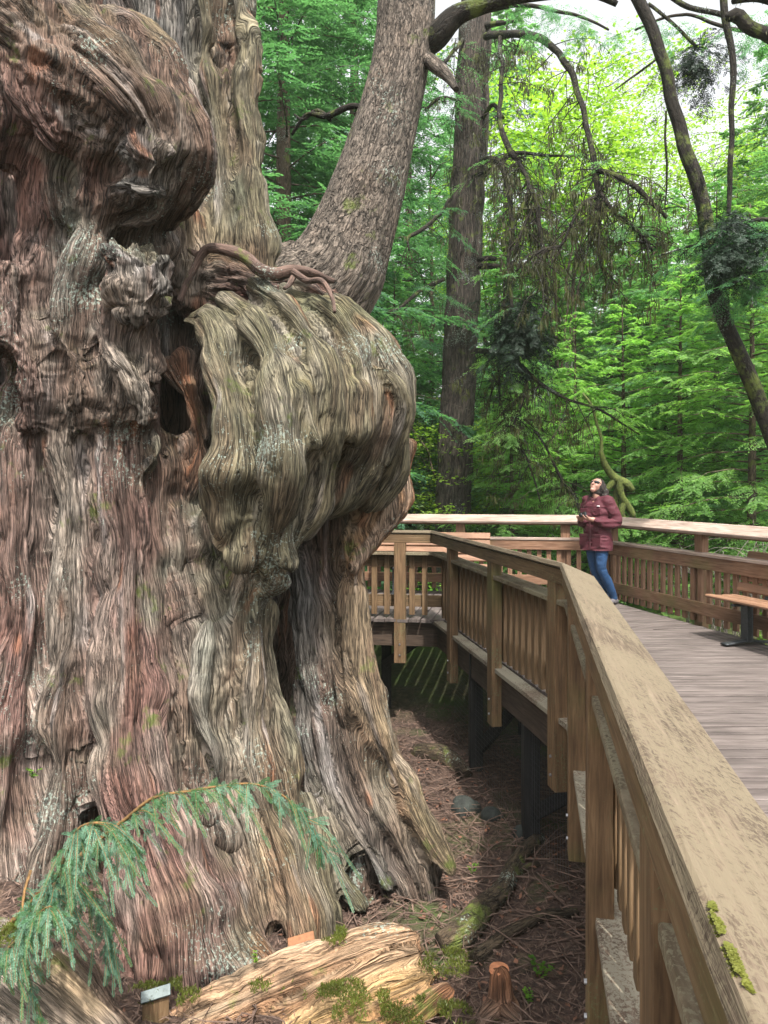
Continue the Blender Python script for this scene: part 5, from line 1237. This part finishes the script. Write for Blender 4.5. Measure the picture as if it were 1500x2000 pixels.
ground_thing('rotten_log', 'mossy rotten log lying in the gloom beneath the boardwalk', 'log', [(np.array([P(810, 1470, 7.9), P(870, 1480, 7.6), P(910, 1520, 7.3)]), [0.09, 0.11, 0.08])], M['mossroot'])
for (u, v, r, lb) in ((905, 1580, 0.11, 'grey boulder at the foot of the farther dark post'), (960, 1595, 0.085, 'grey boulder between the two dark posts'), (1020, 1630, 0.08, 'small grey boulder at the foot of the nearer dark post')):
    p = onground(u, v); V, Q = sdf_mesh([(np.array([p, p+[r*0.7, 0.03, -0.02]]), np.array([r, r*0.8]))], 0.018, 0.02)
    V = V+normals(V, Q)*(0.05*(fbm(V[:, 0]*9, V[:, 1]*9, V[:, 2]*9, 3)-0.5))[:, None]
    root = npmesh('rock', V-p, Q, M['rock'], smooth=False); root.location = tuple(p); tag(root, lb, 'rock', 'boulders under the boardwalk')
# litter: twigs and needles nobody could count
nl = 30000; x = R5.uniform(-2.6, 1.7, nl); y = R5.uniform(3.3, 9.5, nl); L_ = R5.uniform(0.03, 0.14, nl)*R5.random(nl)**0.4; a = R5.uniform(0, 6.28, nl)
z = gz(x, y)+0.05*(fbm(x*3.5, y*3.5, 1.0, 3)-0.5)*2
fol = leaf_arrays(np.stack([x, y, z+R5.uniform(0.0, 0.035, nl)], 1), np.stack([np.cos(a), np.sin(a), R5.normal(0.03, 0.22, nl)], 1), R5.normal(0, 0.3, (nl, 3))+[0, 0, 1], L_, R5.uniform(0.004, 0.012, nl))
tag(npmesh('litter', fol[0], fol[1], M['litter']), 'reddish brown needle litter and small twigs on the ground round the cedar', 'litter', kind='stuff')
tw = []
for _ in range(420):
    x0, y0 = R5.uniform(-0.9, 1.5), R5.uniform(3.5, 8.5); a = R5.uniform(0, 6.28); L_ = R5.uniform(0.15, 0.8); z0 = float(gz(x0, y0))
    b_ = R5.normal(0, 0.25); dx, dy = math.cos(a)*L_, math.sin(a)*L_
    tw.append((np.array([[x0, y0, z0+0.02], [x0+dx*0.5-dy*b_, y0+dy*0.5+dx*b_, z0+0.03+R5.uniform(0, 0.06)], [x0+dx, y0+dy, z0+0.02+R5.uniform(0, 0.05)]]), [0.006, 0.004, 0.0015]))
tag(limbs('fallen_twigs', tw, M['litter'], nseg=4, step=0.08, rough=0.05, seed=3), 'tangle of thin fallen twigs on the forest floor between cedar and boardwalk', 'twigs', kind='stuff')
# chips and bark lumps
ch = []
for _ in range(900):
    x0, y0 = R5.uniform(-1.6, 1.4), R5.uniform(3.6, 8); ch.append([x0, y0, float(gz(x0, y0))+0.02])
ch = np.array(ch); n_ = len(ch); fol = leaf_arrays(ch, R5.normal(0, 1, (n_, 3))*[1, 1, .3], R5.normal(0, 0.4, (n_, 3))+[0, 0, 1], R5.uniform(0.02, 0.07, n_), R5.uniform(0.015, 0.04, n_))
tag(npmesh('bark_chips', fol[0], fol[1], plain_mat('bark_chip', (0.15, 0.07, 0.042), 0.9, 0, 9, 0.5)), 'scattered orange brown bark chips and dead leaves on the ground', 'bark chips', kind='stuff')

def moss_pad(label, cen, rad, n_):
    c = np.array(cen, float); n_ = int(n_*1.1); rad = (rad[0]*1.5, rad[1]*1.5, rad[2]); t = R5.uniform(0, 6.28, n_); r = np.sqrt(R5.random(n_)); p = c+np.stack([np.cos(t)*r*rad[0], np.sin(t)*r*rad[1], (1-r**2)*rad[2]], 1)+R5.normal(0, 0.006, (n_, 3))
    kp = fbm(p[:, 0]*16, p[:, 1]*16, 1.0, 3)-0.22*r > 0.40; p = p[kp]; n_ = len(p)
    d = R5.normal(0, 0.6, (n_, 3))+[0, 0, 1.0]; a = R5.uniform(0, 6.28, n_)
    fol = leaf_arrays(p-c, d, np.stack([np.cos(a), np.sin(a), 0*a], 1), R5.uniform(0.010, 0.028, n_), np.full(n_, 0.006))
    o = npmesh('moss_patch', fol[0], fol[1], M['moss']); o.location = tuple(c); tag(o, label, 'moss', 'moss patches on the fallen wood')
moss_pad('bright green moss cushion on the lower right of the split log', P(680, 1955, 3.86), (0.16, 0.10, 0.05), 4200)
moss_pad('yellow green moss behind the small grey plaque on the log edge', P(330, 1940, 3.96), (0.15, 0.07, 0.03), 3200)
moss_pad('bright moss cushion at the bottom edge right of the log', P(835, 1985, 3.78), (0.16, 0.10, 0.05), 4200)
moss_pad('small moss tuft beside the tan wooden stake', P(665, 1830, 4.18), (0.08, 0.05, 0.02), 1500)
moss_pad('yellow moss on the grey stump in the lower left corner', P(20, 1845, 3.42), (0.13, 0.12, 0.03), 3200)
moss_pad('moss tufts where the log meets its broken end', P(870, 1880, 4.1), (0.10, 0.09, 0.03), 1600)
moss_pad('dull moss streak lying on the middle of the log', P(520, 1925, 3.98), (0.10, 0.04, 0.015), 900)
# leafy sprouts
def sprout(label, p, s_, n_=16):
    root = empty('seedling', tuple(p), label, 'plant', 'small green seedlings'); st_ = []; A = []
    for k in range(3):
        e = p+np.array([R5.normal(0, 0.5), R5.normal(0, 0.5), 1.0])*s_; st_.append((np.array([p, (p+e)/2+[0, 0, .01], e]), [0.002, 0.0015, 0.001]))
        t = R5.random(n_)[:, None]; q = p*(1-t)+e*t; a = R5.uniform(0, 6.28, n_)
        A.append((q, np.stack([np.cos(a), np.sin(a), 0.2+0*a], 1), R5.normal(0, .3, (n_, 3))+[0, 0, 1], np.full(n_, s_*0.28), np.full(n_, s_*0.2)))
    place(limbs('stem', st_, M['mossroot'], nseg=4, step=0.02), root); f_ = leaf_arrays(*[np.concatenate(x_) for x_ in zip(*A)]); place(npmesh('leaves', f_[0], f_[1], M['fern']), root)
sprout('green seedling near the cut stump, left of the boardwalk', onground(1052, 1910), 0.11)
sprout('tiny green seedling near the long stick', onground(922, 1705), 0.07)
sprout('small bright sprout at the log edge below the cedar flare', P(500, 1880, 4.1), 0.05)
sprout('green leafy sprout growing on the bark of the left columns', P(66, 1520, 4.62), 0.07)
sprout('green seedling at the bottom edge beside the cut stump', onground(1035, 1960), 0.08)

# ---- two small wooden marker stakes
def marker(name, label, u, v, Y, w_, hgt, ang, face_col, metal):
    p = P(u, v, Y); root = empty(name, (p[0], p[1], p[2]-hgt), label, 'marker')
    mb = MB().box((0, 0, 0), (math.cos(ang), math.sin(ang), 0), (-math.sin(ang), math.cos(ang), 0), (0, 0, 1), -w_/2, w_/2-0.01, 0.0, 0.035, -0.08, hgt-0.02, grain='z')
    mb.build('stake', M['rail_in'], root)
    c, s = math.cos(math.radians(38)), math.sin(math.radians(38)); ax = np.array([math.cos(ang), math.sin(ang), 0.12]); ay = np.array([-math.sin(ang)*c, math.cos(ang)*c, s])
    mb = MB().box((0, -0.012, hgt-0.03), unit(ax), ay, np.cross(unit(ax), ay), -w_/2-0.004, w_/2+0.004, 0.0, 0.058, 0.002, 0.016, bev=0.003)
    mb.build('plate', plain_mat(name+'_plate', face_col, 0.45 if metal else 0.8, 0.5 if metal else 0, 60, 0.2), root)
marker('marker_stake', 'small tan wooden marker stake with slanted top standing behind the log', 590, 1835, 4.36, 0.15, 0.14, 0.30, (0.20, 0.085, 0.035), False)
marker('plant_label', 'small grey metal plaque on a short stake near the bottom of the cedar', 306, 1940, 3.9, 0.145, 0.09, 0.30, (0.055, 0.07, 0.07), True)

# ---- wire mesh hanging below the boardwalk
wm = []
fx0, fy0, fx1, fy1 = 0.78, 8.2, 1.30, 5.2
for k in range(62):
    t = k/61; x, y = fx0+(fx1-fx0)*t, fy0+(fy1-fy0)*t; wm.append((np.array([[x, y, -1.3], [x, y, -0.36]]), [0.0010]*2))
for k in range(20):
    z = -1.3+k*0.05; wm.append((np.array([[fx0, fy0, z], [fx1, fy1, z]]), [0.0010]*2))
wf = limbs('wire_mesh', wm, M['steel'], nseg=3, step=5.0); tag(wf, 'fine wire mesh strung between the dark posts beneath the boardwalk', 'wire mesh')

# ---- drooping hemlock bough at lower left
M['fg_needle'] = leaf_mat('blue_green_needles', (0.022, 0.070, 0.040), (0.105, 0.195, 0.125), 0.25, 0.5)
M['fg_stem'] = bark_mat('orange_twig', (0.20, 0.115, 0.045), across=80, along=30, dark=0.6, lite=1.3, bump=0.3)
M['fg_dark'] = leaf_mat('shaded_needles', (0.030, 0.085, 0.035), (0.06, 0.14, 0.05), 0.25, 0.5)  # darker needle copy, shade among the sprigs put into its colour
hb = empty('hemlock_bough', tuple(P(-60, 1900, 3.5)), 'blue green hemlock bough arching and drooping over the base of the cedar', 'branch')
arcs = [(px_path([(-60, 1900, 3.6, 6), (60, 1760, 3.55, 5), (170, 1660, 3.5, 5), (245, 1600, 3.45, 4), (300, 1558, 3.4, 3.5), (370, 1545, 3.4, 3), (440, 1534, 3.4, 3), (500, 1532, 3.4, 2.5), (555, 1555, 3.4, 2), (600, 1600, 3.4, 1.5), (628, 1655, 3.4, 1)]), 76, (0.16, 0.42), 0.20),
        (px_path([(40, 1800, 3.5, 5), (100, 1740, 3.4, 4), (125, 1680, 3.3, 4), (150, 1622, 3.25, 3), (190, 1607, 3.2, 3), (235, 1622, 3.2, 2), (268, 1672, 3.2, 1)]), 56, (0.20, 0.46), 0.0),
        (px_path([(-40, 1900, 3.3, 4), (40, 1830, 3.2, 3), (70, 1790, 3.15, 3), (100, 1770, 3.1, 2), (130, 1790, 3.1, 1)]), 36, (0.16, 0.36), 0.1),
        (px_path([(60, 1700, 3.6, 3), (45, 1760, 3.5, 3), (50, 1850, 3.4, 2), (60, 1930, 3.3, 2), (75, 2000, 3.3, 1)]), 14, (0.12, 0.24), 0.1),
        (px_path([(150, 1720, 3.6, 3), (190, 1760, 3.6, 3), (215, 1830, 3.6, 2), (225, 1880, 3.6, 1)]), 24, (0.15, 0.32), 0.0)]
stems = []; A = []; Ad = []
def needles(p, r, dest, dens=560, ln=0.0105):
    """flat rows of short needles either side of a twig"""
    d = np.concatenate([[0], np.cumsum(np.linalg.norm(np.diff(p, axis=0), axis=1))]); n_ = max(6, int(d[-1]*dens))
    t = np.linspace(0, d[-1], n_); q = np.stack([np.interp(t, d, p[:, k]) for k in range(3)], 1); T_ = np.gradient(q, axis=0); T_ /= np.linalg.norm(T_, axis=1)[:, None]+1e-9
    nv = R5.normal(0, 0.25, (n_, 3))+np.array([0.25, -1.0, 0.35]); nv -= T_*(nv*T_).sum(1)[:, None]; nv /= np.linalg.norm(nv, axis=1)[:, None]
    sd = np.cross(T_, nv)*np.where(np.arange(n_) % 2 == 0, 1, -1)[:, None]
    dest.append((q, T_*0.55+sd+nv*R5.normal(0.1, 0.25, n_)[:, None], nv, ln*R5.uniform(0.7, 1.15, n_)*np.clip((d[-1]-t)/0.02+0.35, 0.35, 1), np.full(n_, 0.0034)))
for (pts, rad), ns, (l0, l1), tmin in arcs:
    p, r = smooth_path(pts, rad, 5); stems.append((pts, rad)); d = np.concatenate([[0], np.cumsum(np.linalg.norm(np.diff(p, axis=0), axis=1))])
    for k in range(ns):
        t = d[-1]*(tmin+(1-tmin)*(k+R5.random())/ns); q = np.array([np.interp(t, d, p[:, c]) for c in range(3)])
        i = min(np.searchsorted(d, t), len(p)-1); tan = p[i]-p[i-1]; tan /= np.linalg.norm(tan)+1e-9
        L = R5.uniform(l0, l1)*(1.0-0.45*(t/d[-1])**2)*R5.uniform(0.5, 1); fr = R5.normal(0, 0.30); lat = np.array([R5.normal(0.14, 0.22), -abs(R5.normal(0.0, 0.35)), 0])
        e1 = q+(tan*0.30+lat)*L*0.45+np.array([0, 0, 0.01]); e2 = q+(tan*0.42+lat*1.5+np.array([0, 0, -0.75]))*L
        sp_ = smooth_path([q, e1*0.75+(q+e2)/2*0.25, e2], [0.002, 0.0015, 0.0008], 5); stems.append(([q, e1*0.75+(q+e2)/2*0.25, e2], [0.0022, 0.0015, 0.0008]))
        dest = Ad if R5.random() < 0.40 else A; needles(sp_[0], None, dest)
        m_ = len(sp_[0])
        for kk in range(int(L/0.028)):
            f = R5.uniform(0.12, 0.92); b0 = sp_[0][int(f*(m_-1))]; tt = sp_[0][min(int(f*(m_-1))+1, m_-1)]-sp_[0][max(int(f*(m_-1))-1, 0)]; tt /= np.linalg.norm(tt)+1e-9
            s_ = np.cross(tt, [0.2, -1, 0.1]); s_ /= np.linalg.norm(s_); l2 = R5.uniform(0.03, 0.095)*(1.15-f)
            b2 = b0+(tt*0.75+s_*R5.choice([-1, 1])*0.62+np.array([0, R5.normal(0, .15), -0.25]))*l2
            needles(np.array([b0, (b0+b2)/2+[0, 0, 0.003], b2]), None, dest)
place(limbs('stem', stems, M['fg_stem'], nseg=5, step=0.03), hb)
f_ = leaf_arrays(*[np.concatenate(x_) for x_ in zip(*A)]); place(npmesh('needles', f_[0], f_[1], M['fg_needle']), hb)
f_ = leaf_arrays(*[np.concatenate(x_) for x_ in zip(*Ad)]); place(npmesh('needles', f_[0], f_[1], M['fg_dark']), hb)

# ------------------------------------------------------------------ the woman looking up
M['skin'] = plain_mat('skin', (0.29, 0.155, 0.115), 0.5, 0, 30, 0.06)
M['coat'] = plain_mat('burgundy_cloth', (0.058, 0.0045, 0.012), 0.8, 0, 60, 0.25, bump=0.3)
M['jeans'] = plain_mat('blue_denim', (0.010, 0.045, 0.12), 0.85, 0, 90, 0.35, bump=0.3)
M['hair'] = bark_mat('dark_hair', (0.030, 0.022, 0.020), across=160, along=12, dark=0.5, lite=1.8, bump=0.4)
M['black'] = plain_mat('black_plastic', (0.012, 0.012, 0.014), 0.25, 0, 40, 0.1)
M['shoe'] = plain_mat('grey_shoe', (0.10, 0.09, 0.10), 0.7, 0, 40, 0.2)
M['zip'] = plain_mat('dark_zip', (0.05, 0.006, 0.012), 0.6, 0, 40, 0.1)
wx, wy = 2.86, 9.95
fw = unit([-0.80, -0.60]); lf = np.array([-fw[1], fw[0]])       # forward; her left hand side
def W(f, s_, z): return np.array([wx+fw[0]*f+lf[0]*s_, wy+fw[1]*f+lf[1]*s_, z])
def tube(*a):   # (f, s, z, r)
    return np.array([W(f, s_, z) for f, s_, z, r in a]), np.array([r for f, s_, z, r in a])
pose = np.array([(x_) for x_ in [0]])
LEG_L = [(-0.03, 0.085, 0.90, 0.085), (0.02, 0.10, 0.70, 0.076), (0.03, 0.10, 0.50, 0.056), (-0.09, 0.12, 0.30, 0.053), (-0.20, 0.13, 0.10, 0.038)]
LEG_R = [(-0.03, -0.085, 0.90, 0.085), (-0.03, -0.08, 0.68, 0.076), (-0.04, -0.06, 0.48, 0.056), (-0.13, -0.03, 0.28, 0.052), (-0.22, -0.02, 0.10, 0.038)]
ARM_L = [(-0.02, 0.165, 1.40, 0.052), (-0.05, 0.235, 1.25, 0.050), (-0.07, 0.265, 1.12, 0.045), (0.06, 0.20, 1.10, 0.040), (0.20, 0.10, 1.155, 0.032)]
ARM_R = [(-0.02, -0.165, 1.40, 0.052), (-0.05, -0.225, 1.25, 0.050), (-0.06, -0.245, 1.12, 0.045), (0.08, -0.17, 1.11, 0.040), (0.22, -0.075, 1.155, 0.032)]
body_t = [tube((-0.03, 0, 0.93, 0.115), (-0.02, 0, 1.08, 0.105), (-0.01, 0, 1.25, 0.12), (-0.02, 0, 1.36, 0.095)), tube((-0.02, -0.14, 1.39, 0.055), (-0.02, 0.14, 1.39, 0.055)),
          tube(*LEG_L), tube(*LEG_R), tube(*ARM_L), tube(*ARM_R), tube((-0.02, 0, 1.40, 0.055), (0.0, 0, 1.46, 0.050), (-0.005, 0, 1.53, 0.052))]
# head tilted back, gazing up
el = math.radians(33); hf = np.array([fw[0]*math.cos(el), fw[1]*math.cos(el), math.sin(el)]); hu = np.array([-fw[0]*math.sin(el), -fw[1]*math.sin(el), math.cos(el)]); hl = np.array([lf[0], lf[1], 0])
hc_ = W(-0.005, 0, 1.595)
def H(f, s_, z): return hc_+hf*f+hl*s_+hu*z
def ht(*a): return np.array([H(f, s_, z) for f, s_, z, r in a]), np.array([r for f, s_, z, r in a])
body_t += [ht((-0.02, 0, 0.02, 0.080), (0.005, 0, 0.03, 0.078)), ht((0.02, 0, -0.03, 0.062), (0.04, 0, -0.075, 0.036)), ht((0.085, 0, 0.005, 0.012), (0.103, 0, -0.022, 0.012)),
           ht((0.078, -0.018, -0.055, 0.0085), (0.084, 0, -0.054, 0.010), (0.078, 0.018, -0.055, 0.0085)), ht((0.07, 0, -0.095, 0.018), (0.05, 0, -0.09, 0.03)),
           ht((-0.01, 0.078, 0.01, 0.012), (-0.012, 0.08, -0.025, 0.010)), ht((-0.01, -0.078, 0.01, 0.012), (-0.012, -0.08, -0.025, 0.010)),
           ht((0.062, 0.035, 0.035, 0.016), (0.070, -0.035, 0.035, 0.016)), ht((0.05, 0.035, -0.02, 0.022), (0.05, 0.035, -0.025, 0.022)), ht((0.05, -0.035, -0.02, 0.022), (0.05, -0.035, -0.025, 0.022))]
def hand(wr, palm, sgn, curl):
    """palm and five separate bent fingers closed on the camera"""
    wr, palm = W(*wr), W(*palm); d = unit(palm-wr); side_ = unit(np.cross(d, [0, 0, 1]))*sgn; up_ = np.cross(side_, d)*sgn
    tb_ = [(np.array([wr, palm]), np.array([0.026, 0.029])), (np.array([palm-side_*0.018, palm+side_*0.018]), np.array([0.019, 0.019]))]
    for i, (o, L) in enumerate(((-0.030, 0.060), (-0.011, 0.070), (0.009, 0.066), (0.028, 0.052))):
        b0 = palm+side_*o+d*0.022; b1 = b0+d*L*0.5+np.array([0, 0, curl*0.010]); b2 = b1+d*L*0.28+np.array([0, 0, curl*L*0.42])
        tb_.append((np.array([b0, b1, b2]), np.array([0.0090, 0.0085, 0.0072])))
    t0 = palm-side_*0.026-d*0.012; t1 = t0-side_*0.022+d*0.020+np.array([0, 0, 0.018]); t2 = t1+d*0.022+np.array([0, 0, 0.020])
    tb_.append((np.array([t0, t1, t2]), np.array([0.012, 0.0100, 0.0085]))); return tb_
body_t += hand((0.20, 0.10, 1.155), (0.262, 0.055, 1.168), 1, 1.0)+hand((0.22, -0.075, 1.155), (0.270, -0.045, 1.160), -1, 1.0)
woman = empty('person', (wx+0.1, wy+0.02, 0), 'woman in burgundy coat, blue jeans and dark glasses gazing upward, a camera in her hands', 'person')
V, Q = sdf_mesh(body_t, 0.0062, 0.006, pad=0.03, relax=1); place(npmesh('body', V, Q, M['skin'], smooth=True), woman)
def cloth(name, tubes, mat, h=0.009, k=0.014, wr=0.006, zmin=None, zmax=None, fs=9.0):
    V, Q = sdf_mesh([smooth_path(*t_, 3) for t_ in tubes], h, k, pad=0.04, relax=1, zmin=zmin)
    nn_ = normals(V, Q); V = V+nn_*(wr*2*(ridge(V[:, 0]*fs, V[:, 1]*fs, V[:, 2]*fs*1.9)-0.5))[:, None]
    return place(npmesh(name, V, Q, mat, smooth=True), woman)
cloth('coat', [tube((0.0, 0.07, 0.68, 0.150), (0.0, 0.068, 0.80, 0.146), (-0.02, 0.055, 0.92, 0.142), (-0.01, 0.05, 1.08, 0.120), (0.0, 0.06, 1.25, 0.128), (-0.02, 0.05, 1.36, 0.096)),
               tube((0.0, -0.07, 0.68, 0.150), (0.0, -0.068, 0.80, 0.146), (-0.02, -0.055, 0.92, 0.142), (-0.01, -0.05, 1.08, 0.120), (0.0, -0.06, 1.25, 0.128), (-0.02, -0.05, 1.36, 0.096)),
               tube((-0.03, -0.15, 1.385, 0.066), (-0.03, 0.15, 1.385, 0.066)),
               tube(*[(f, s_, z, r+0.019) for f, s_, z, r in ARM_L[:4]]+[(0.165, 0.125, 1.142, 0.046)]), tube(*[(f, s_, z, r+0.019) for f, s_, z, r in ARM_R[:4]]+[(0.185, -0.10, 1.142, 0.046)])], M['coat'], wr=0.011, fs=11, zmin=0.735)
# collar and hood, pocket flaps, zip, cuffs
def torus_tube(zc, rf, rs, r, f0=0.0, a0=0, a1=6.2832, dz=0.0, n_=14):
    return tube(*[(f0+rf*math.cos(a), rs*math.sin(a), zc+dz*math.cos(a), r) for a in np.linspace(a0, a1, n_)])
cloth('hood', [torus_tube(1.445, 0.085, 0.088, 0.024, -0.025, 0.55, 5.73, -0.025), tube((-0.13, -0.07, 1.40, 0.05), (-0.15, 0, 1.36, 0.055), (-0.13, 0.07, 1.40, 0.05))], M['coat'], wr=0.004)
def panel(name, f, s0, s1, z0, z1, mat, t_=0.008):
    mb = MB(); a = W(f, s0, z0); b = W(f, s1, z0); d = unit(b-a); L = float(np.linalg.norm(b-a)); nr = np.array([fw[0], fw[1], 0])
    mb.box(a, d, nr, (0, 0, 1), 0, L, -t_, t_, 0, z1-z0, bev=0.004); return place(mb.build(name, mat), woman)
for s0, s1 in ((0.04, 0.17), (-0.17, -0.04)):
    panel('pocket', 0.140, s0, s1, 0.80, 0.945, M['coat']); panel('pocket_flap', 0.146, s0-0.004, s1+0.004, 0.925, 0.96, M['zip'], 0.006)
    panel('chest_pocket', 0.122, s0, s1-0.015, 1.22, 1.30, M['coat'], 0.007)
panel('zip_placket', 0.143, -0.012, 0.012, 0.745, 1.12, M['zip'], 0.006)
panel('chest_logo', 0.118, 0.10, 0.135, 1.325, 1.340, plain_mat('white_stitching', (0.6, 0.6, 0.6), 0.7), 0.014)
cloth('jeans', [tube(*[(f, s_, z, r+0.008) for f, s_, z, r in LEG_L]), tube(*[(f, s_, z, r+0.008) for f, s_, z, r in LEG_R]), tube((-0.03, -0.07, 0.90, 0.105), (-0.03, 0.07, 0.90, 0.105))], M['jeans'], wr=0.004, fs=14)
for f, s_ in ((-0.20, 0.13), (-0.22, -0.02)):
    cloth('shoe', [tube((f-0.05, s_, 0.045, 0.036), (f+0.02, s_, 0.05, 0.040), (f+0.10, s_, 0.036, 0.034), (f+0.165, s_, 0.030, 0.027)), tube((f, s_, 0.05, 0.04), (f, s_, 0.10, 0.036))], M['shoe'], h=0.007, k=0.006, wr=0.0)
Vh, Qh = sdf_mesh([ht((-0.035, 0, 0.035, 0.086), (-0.01, 0, 0.055, 0.070)), ht((-0.045, 0, -0.01, 0.084), (-0.055, 0, -0.05, 0.075)),
                   (np.array([H(-0.01, 0.062, 0.05), H(-0.03, 0.080, -0.02), W(-0.065, 0.088, 1.52), W(-0.05, 0.10, 1.44), W(0.02, 0.10, 1.36)]), np.array([0.028, 0.036, 0.046, 0.042, 0.016])),
                   (np.array([H(-0.01, -0.062, 0.05), H(-0.03, -0.080, -0.02), W(-0.035, -0.082, 1.50), W(0.02, -0.085, 1.41), W(0.05, -0.085, 1.34)]), np.array([0.026, 0.030, 0.036, 0.034, 0.016])),
                   (np.array([H(-0.07, 0, 0.0), W(-0.13, 0, 1.51), W(-0.14, 0, 1.43)]), np.array([0.078, 0.082, 0.06]))], 0.008, 0.010)
nn_ = normals(Vh, Qh); Vh = Vh+nn_*(0.008*(ridge(Vh[:, 0]*55, Vh[:, 1]*55, Vh[:, 2]*5)-0.5))[:, None]
place(npmesh('hair', Vh, Qh, M['hair'], smooth=True, attrs={'grain': np.stack([Vh[:, 0]+Vh[:, 1], Vh[:, 2], Vh[:, 1]], 1)}), woman)
Vg, Qg = sdf_mesh([ht((0.074, 0.022, 0.020, 0.022), (0.062, 0.050, 0.022, 0.020)), ht((0.074, -0.022, 0.020, 0.022), (0.062, -0.050, 0.022, 0.020)), ht((0.088, -0.02, 0.030, 0.004), (0.088, 0.02, 0.030, 0.004)),
                   ht((0.062, 0.060, 0.028, 0.006), (0.0, 0.082, 0.022, 0.004)), ht((0.062, -0.060, 0.028, 0.006), (0.0, -0.082, 0.022, 0.004))], 0.004, 0.003, pad=0.02)
place(npmesh('sunglasses', Vg, Qg, M['black'], smooth=True), woman)
camr = empty('camera_device', tuple(W(0.30, 0.01, 1.19)), 'small black camera held in both hands by the woman', 'camera')
a_, u_ = np.array([lf[0], lf[1], 0.25]), np.array([0, 0, 1.0]); a_ = unit(a_); nrm = unit(np.cross(a_, u_)); u_ = np.cross(nrm, a_)
place(MB().box(W(0.30, 0.01, 1.215), a_, nrm, u_, -0.058, 0.058, -0.018, 0.018, -0.036, 0.036, bev=0.008).build('camera_body', M['black']), camr)
place(limbs('lens', [(np.array([W(0.31, 0.01, 1.215), W(0.355, 0.01, 1.215)]), [0.026, 0.024])], M['black'], nseg=18, step=0.01), camr)


M['lime_lichen'] = leaf_mat('lime_lichen', (0.065, 0.072, 0.010), (0.12, 0.125, 0.02), 0.1)
M['pale_lichen'] = leaf_mat('pale_lichen', (0.20, 0.22, 0.15), (0.30, 0.31, 0.22), 0.1)
def rail_lichen(y0, y1, o0, o1, n_, mat, z=1.07):
    R = np.random.default_rng(int(y0*1000)); t = R.random(n_); y = y0+(y1-y0)*t; o = o0+(o1-o0)*R.random(n_)*np.sin(np.pi*t)**0.5
    kp = fbm(y*40, o*60, 2.0, 2) > 0.38; y, o = y[kp], o[kp]; k = len(y); nr = np.array([-dN[1], dN[0]])
    base = A0[None, :]+dN[None, :]*y[:, None]; edge = o < 0
    p = np.stack([base[:, 0]+nr[0]*np.where(edge, o*math.cos(CAPA), 0.001), base[:, 1]+nr[1]*np.where(edge, o*math.cos(CAPA), 0.001), z+np.where(edge, o*math.sin(CAPA)+0.001, -0.004-o)], 1)
    up = np.where(edge[:, None], np.array([0.3, 0, 1.0]), np.array([nr[0], nr[1], 0.1])); a = R.uniform(0, 6.28, k)
    f_ = leaf_arrays(p, np.stack([np.cos(a), np.sin(a), 0.15+0*a], 1), up+R.normal(0, .15, (k, 3)), R.uniform(0.002, 0.0045, k), R.uniform(0.002, 0.004, k))
    inr = bpy.data.objects['inner_railing']; o_ = npmesh('lichen_patch', f_[0], f_[1], mat); o_['kind'] = 'stuff'; place(o_, inr)
rail_lichen(0.74, 0.90, -0.010, 0.008, 4200, M['lime_lichen']); rail_lichen(0.72, 0.80, 0.012, 0.030, 700, M['pale_lichen'])
rail_lichen(2.02, 2.30, 0.004, 0.030, 1500, M['pale_lichen']); rail_lichen(1.78, 1.92, 0.002, 0.020, 500, M['pale_lichen'])

# ------------------------------------------------------------------ haze volume added to lift and soften the far trees
m, n, l, bs, out = new_mat('air'); n.remove(bs)
pv = N(n, 'ShaderNodeVolumePrincipled'); pv.inputs['Color'].default_value = (0.85, 0.95, 0.82, 1); pv.inputs['Density'].default_value = 0.0008; pv.inputs['Anisotropy'].default_value = 0.1
l.new(pv.outputs[0], out.inputs['Volume'])
hz = MB(); x0, x1, y0, y1, z0, z1 = -170, 170, -32, 270, -9, 34
vs = [(x, y, z) for x in (x0, x1) for y in (y0, y1) for z in (z0, z1)]
hz.add(vs, [(0, 1, 3, 2), (4, 6, 7, 5), (0, 4, 5, 1), (2, 3, 7, 6), (0, 2, 6, 4), (1, 5, 7, 3)])
tag(hz.build('haze', m), 'thin haze volume added to lift and soften the distant trees', 'haze', kind='stuff')
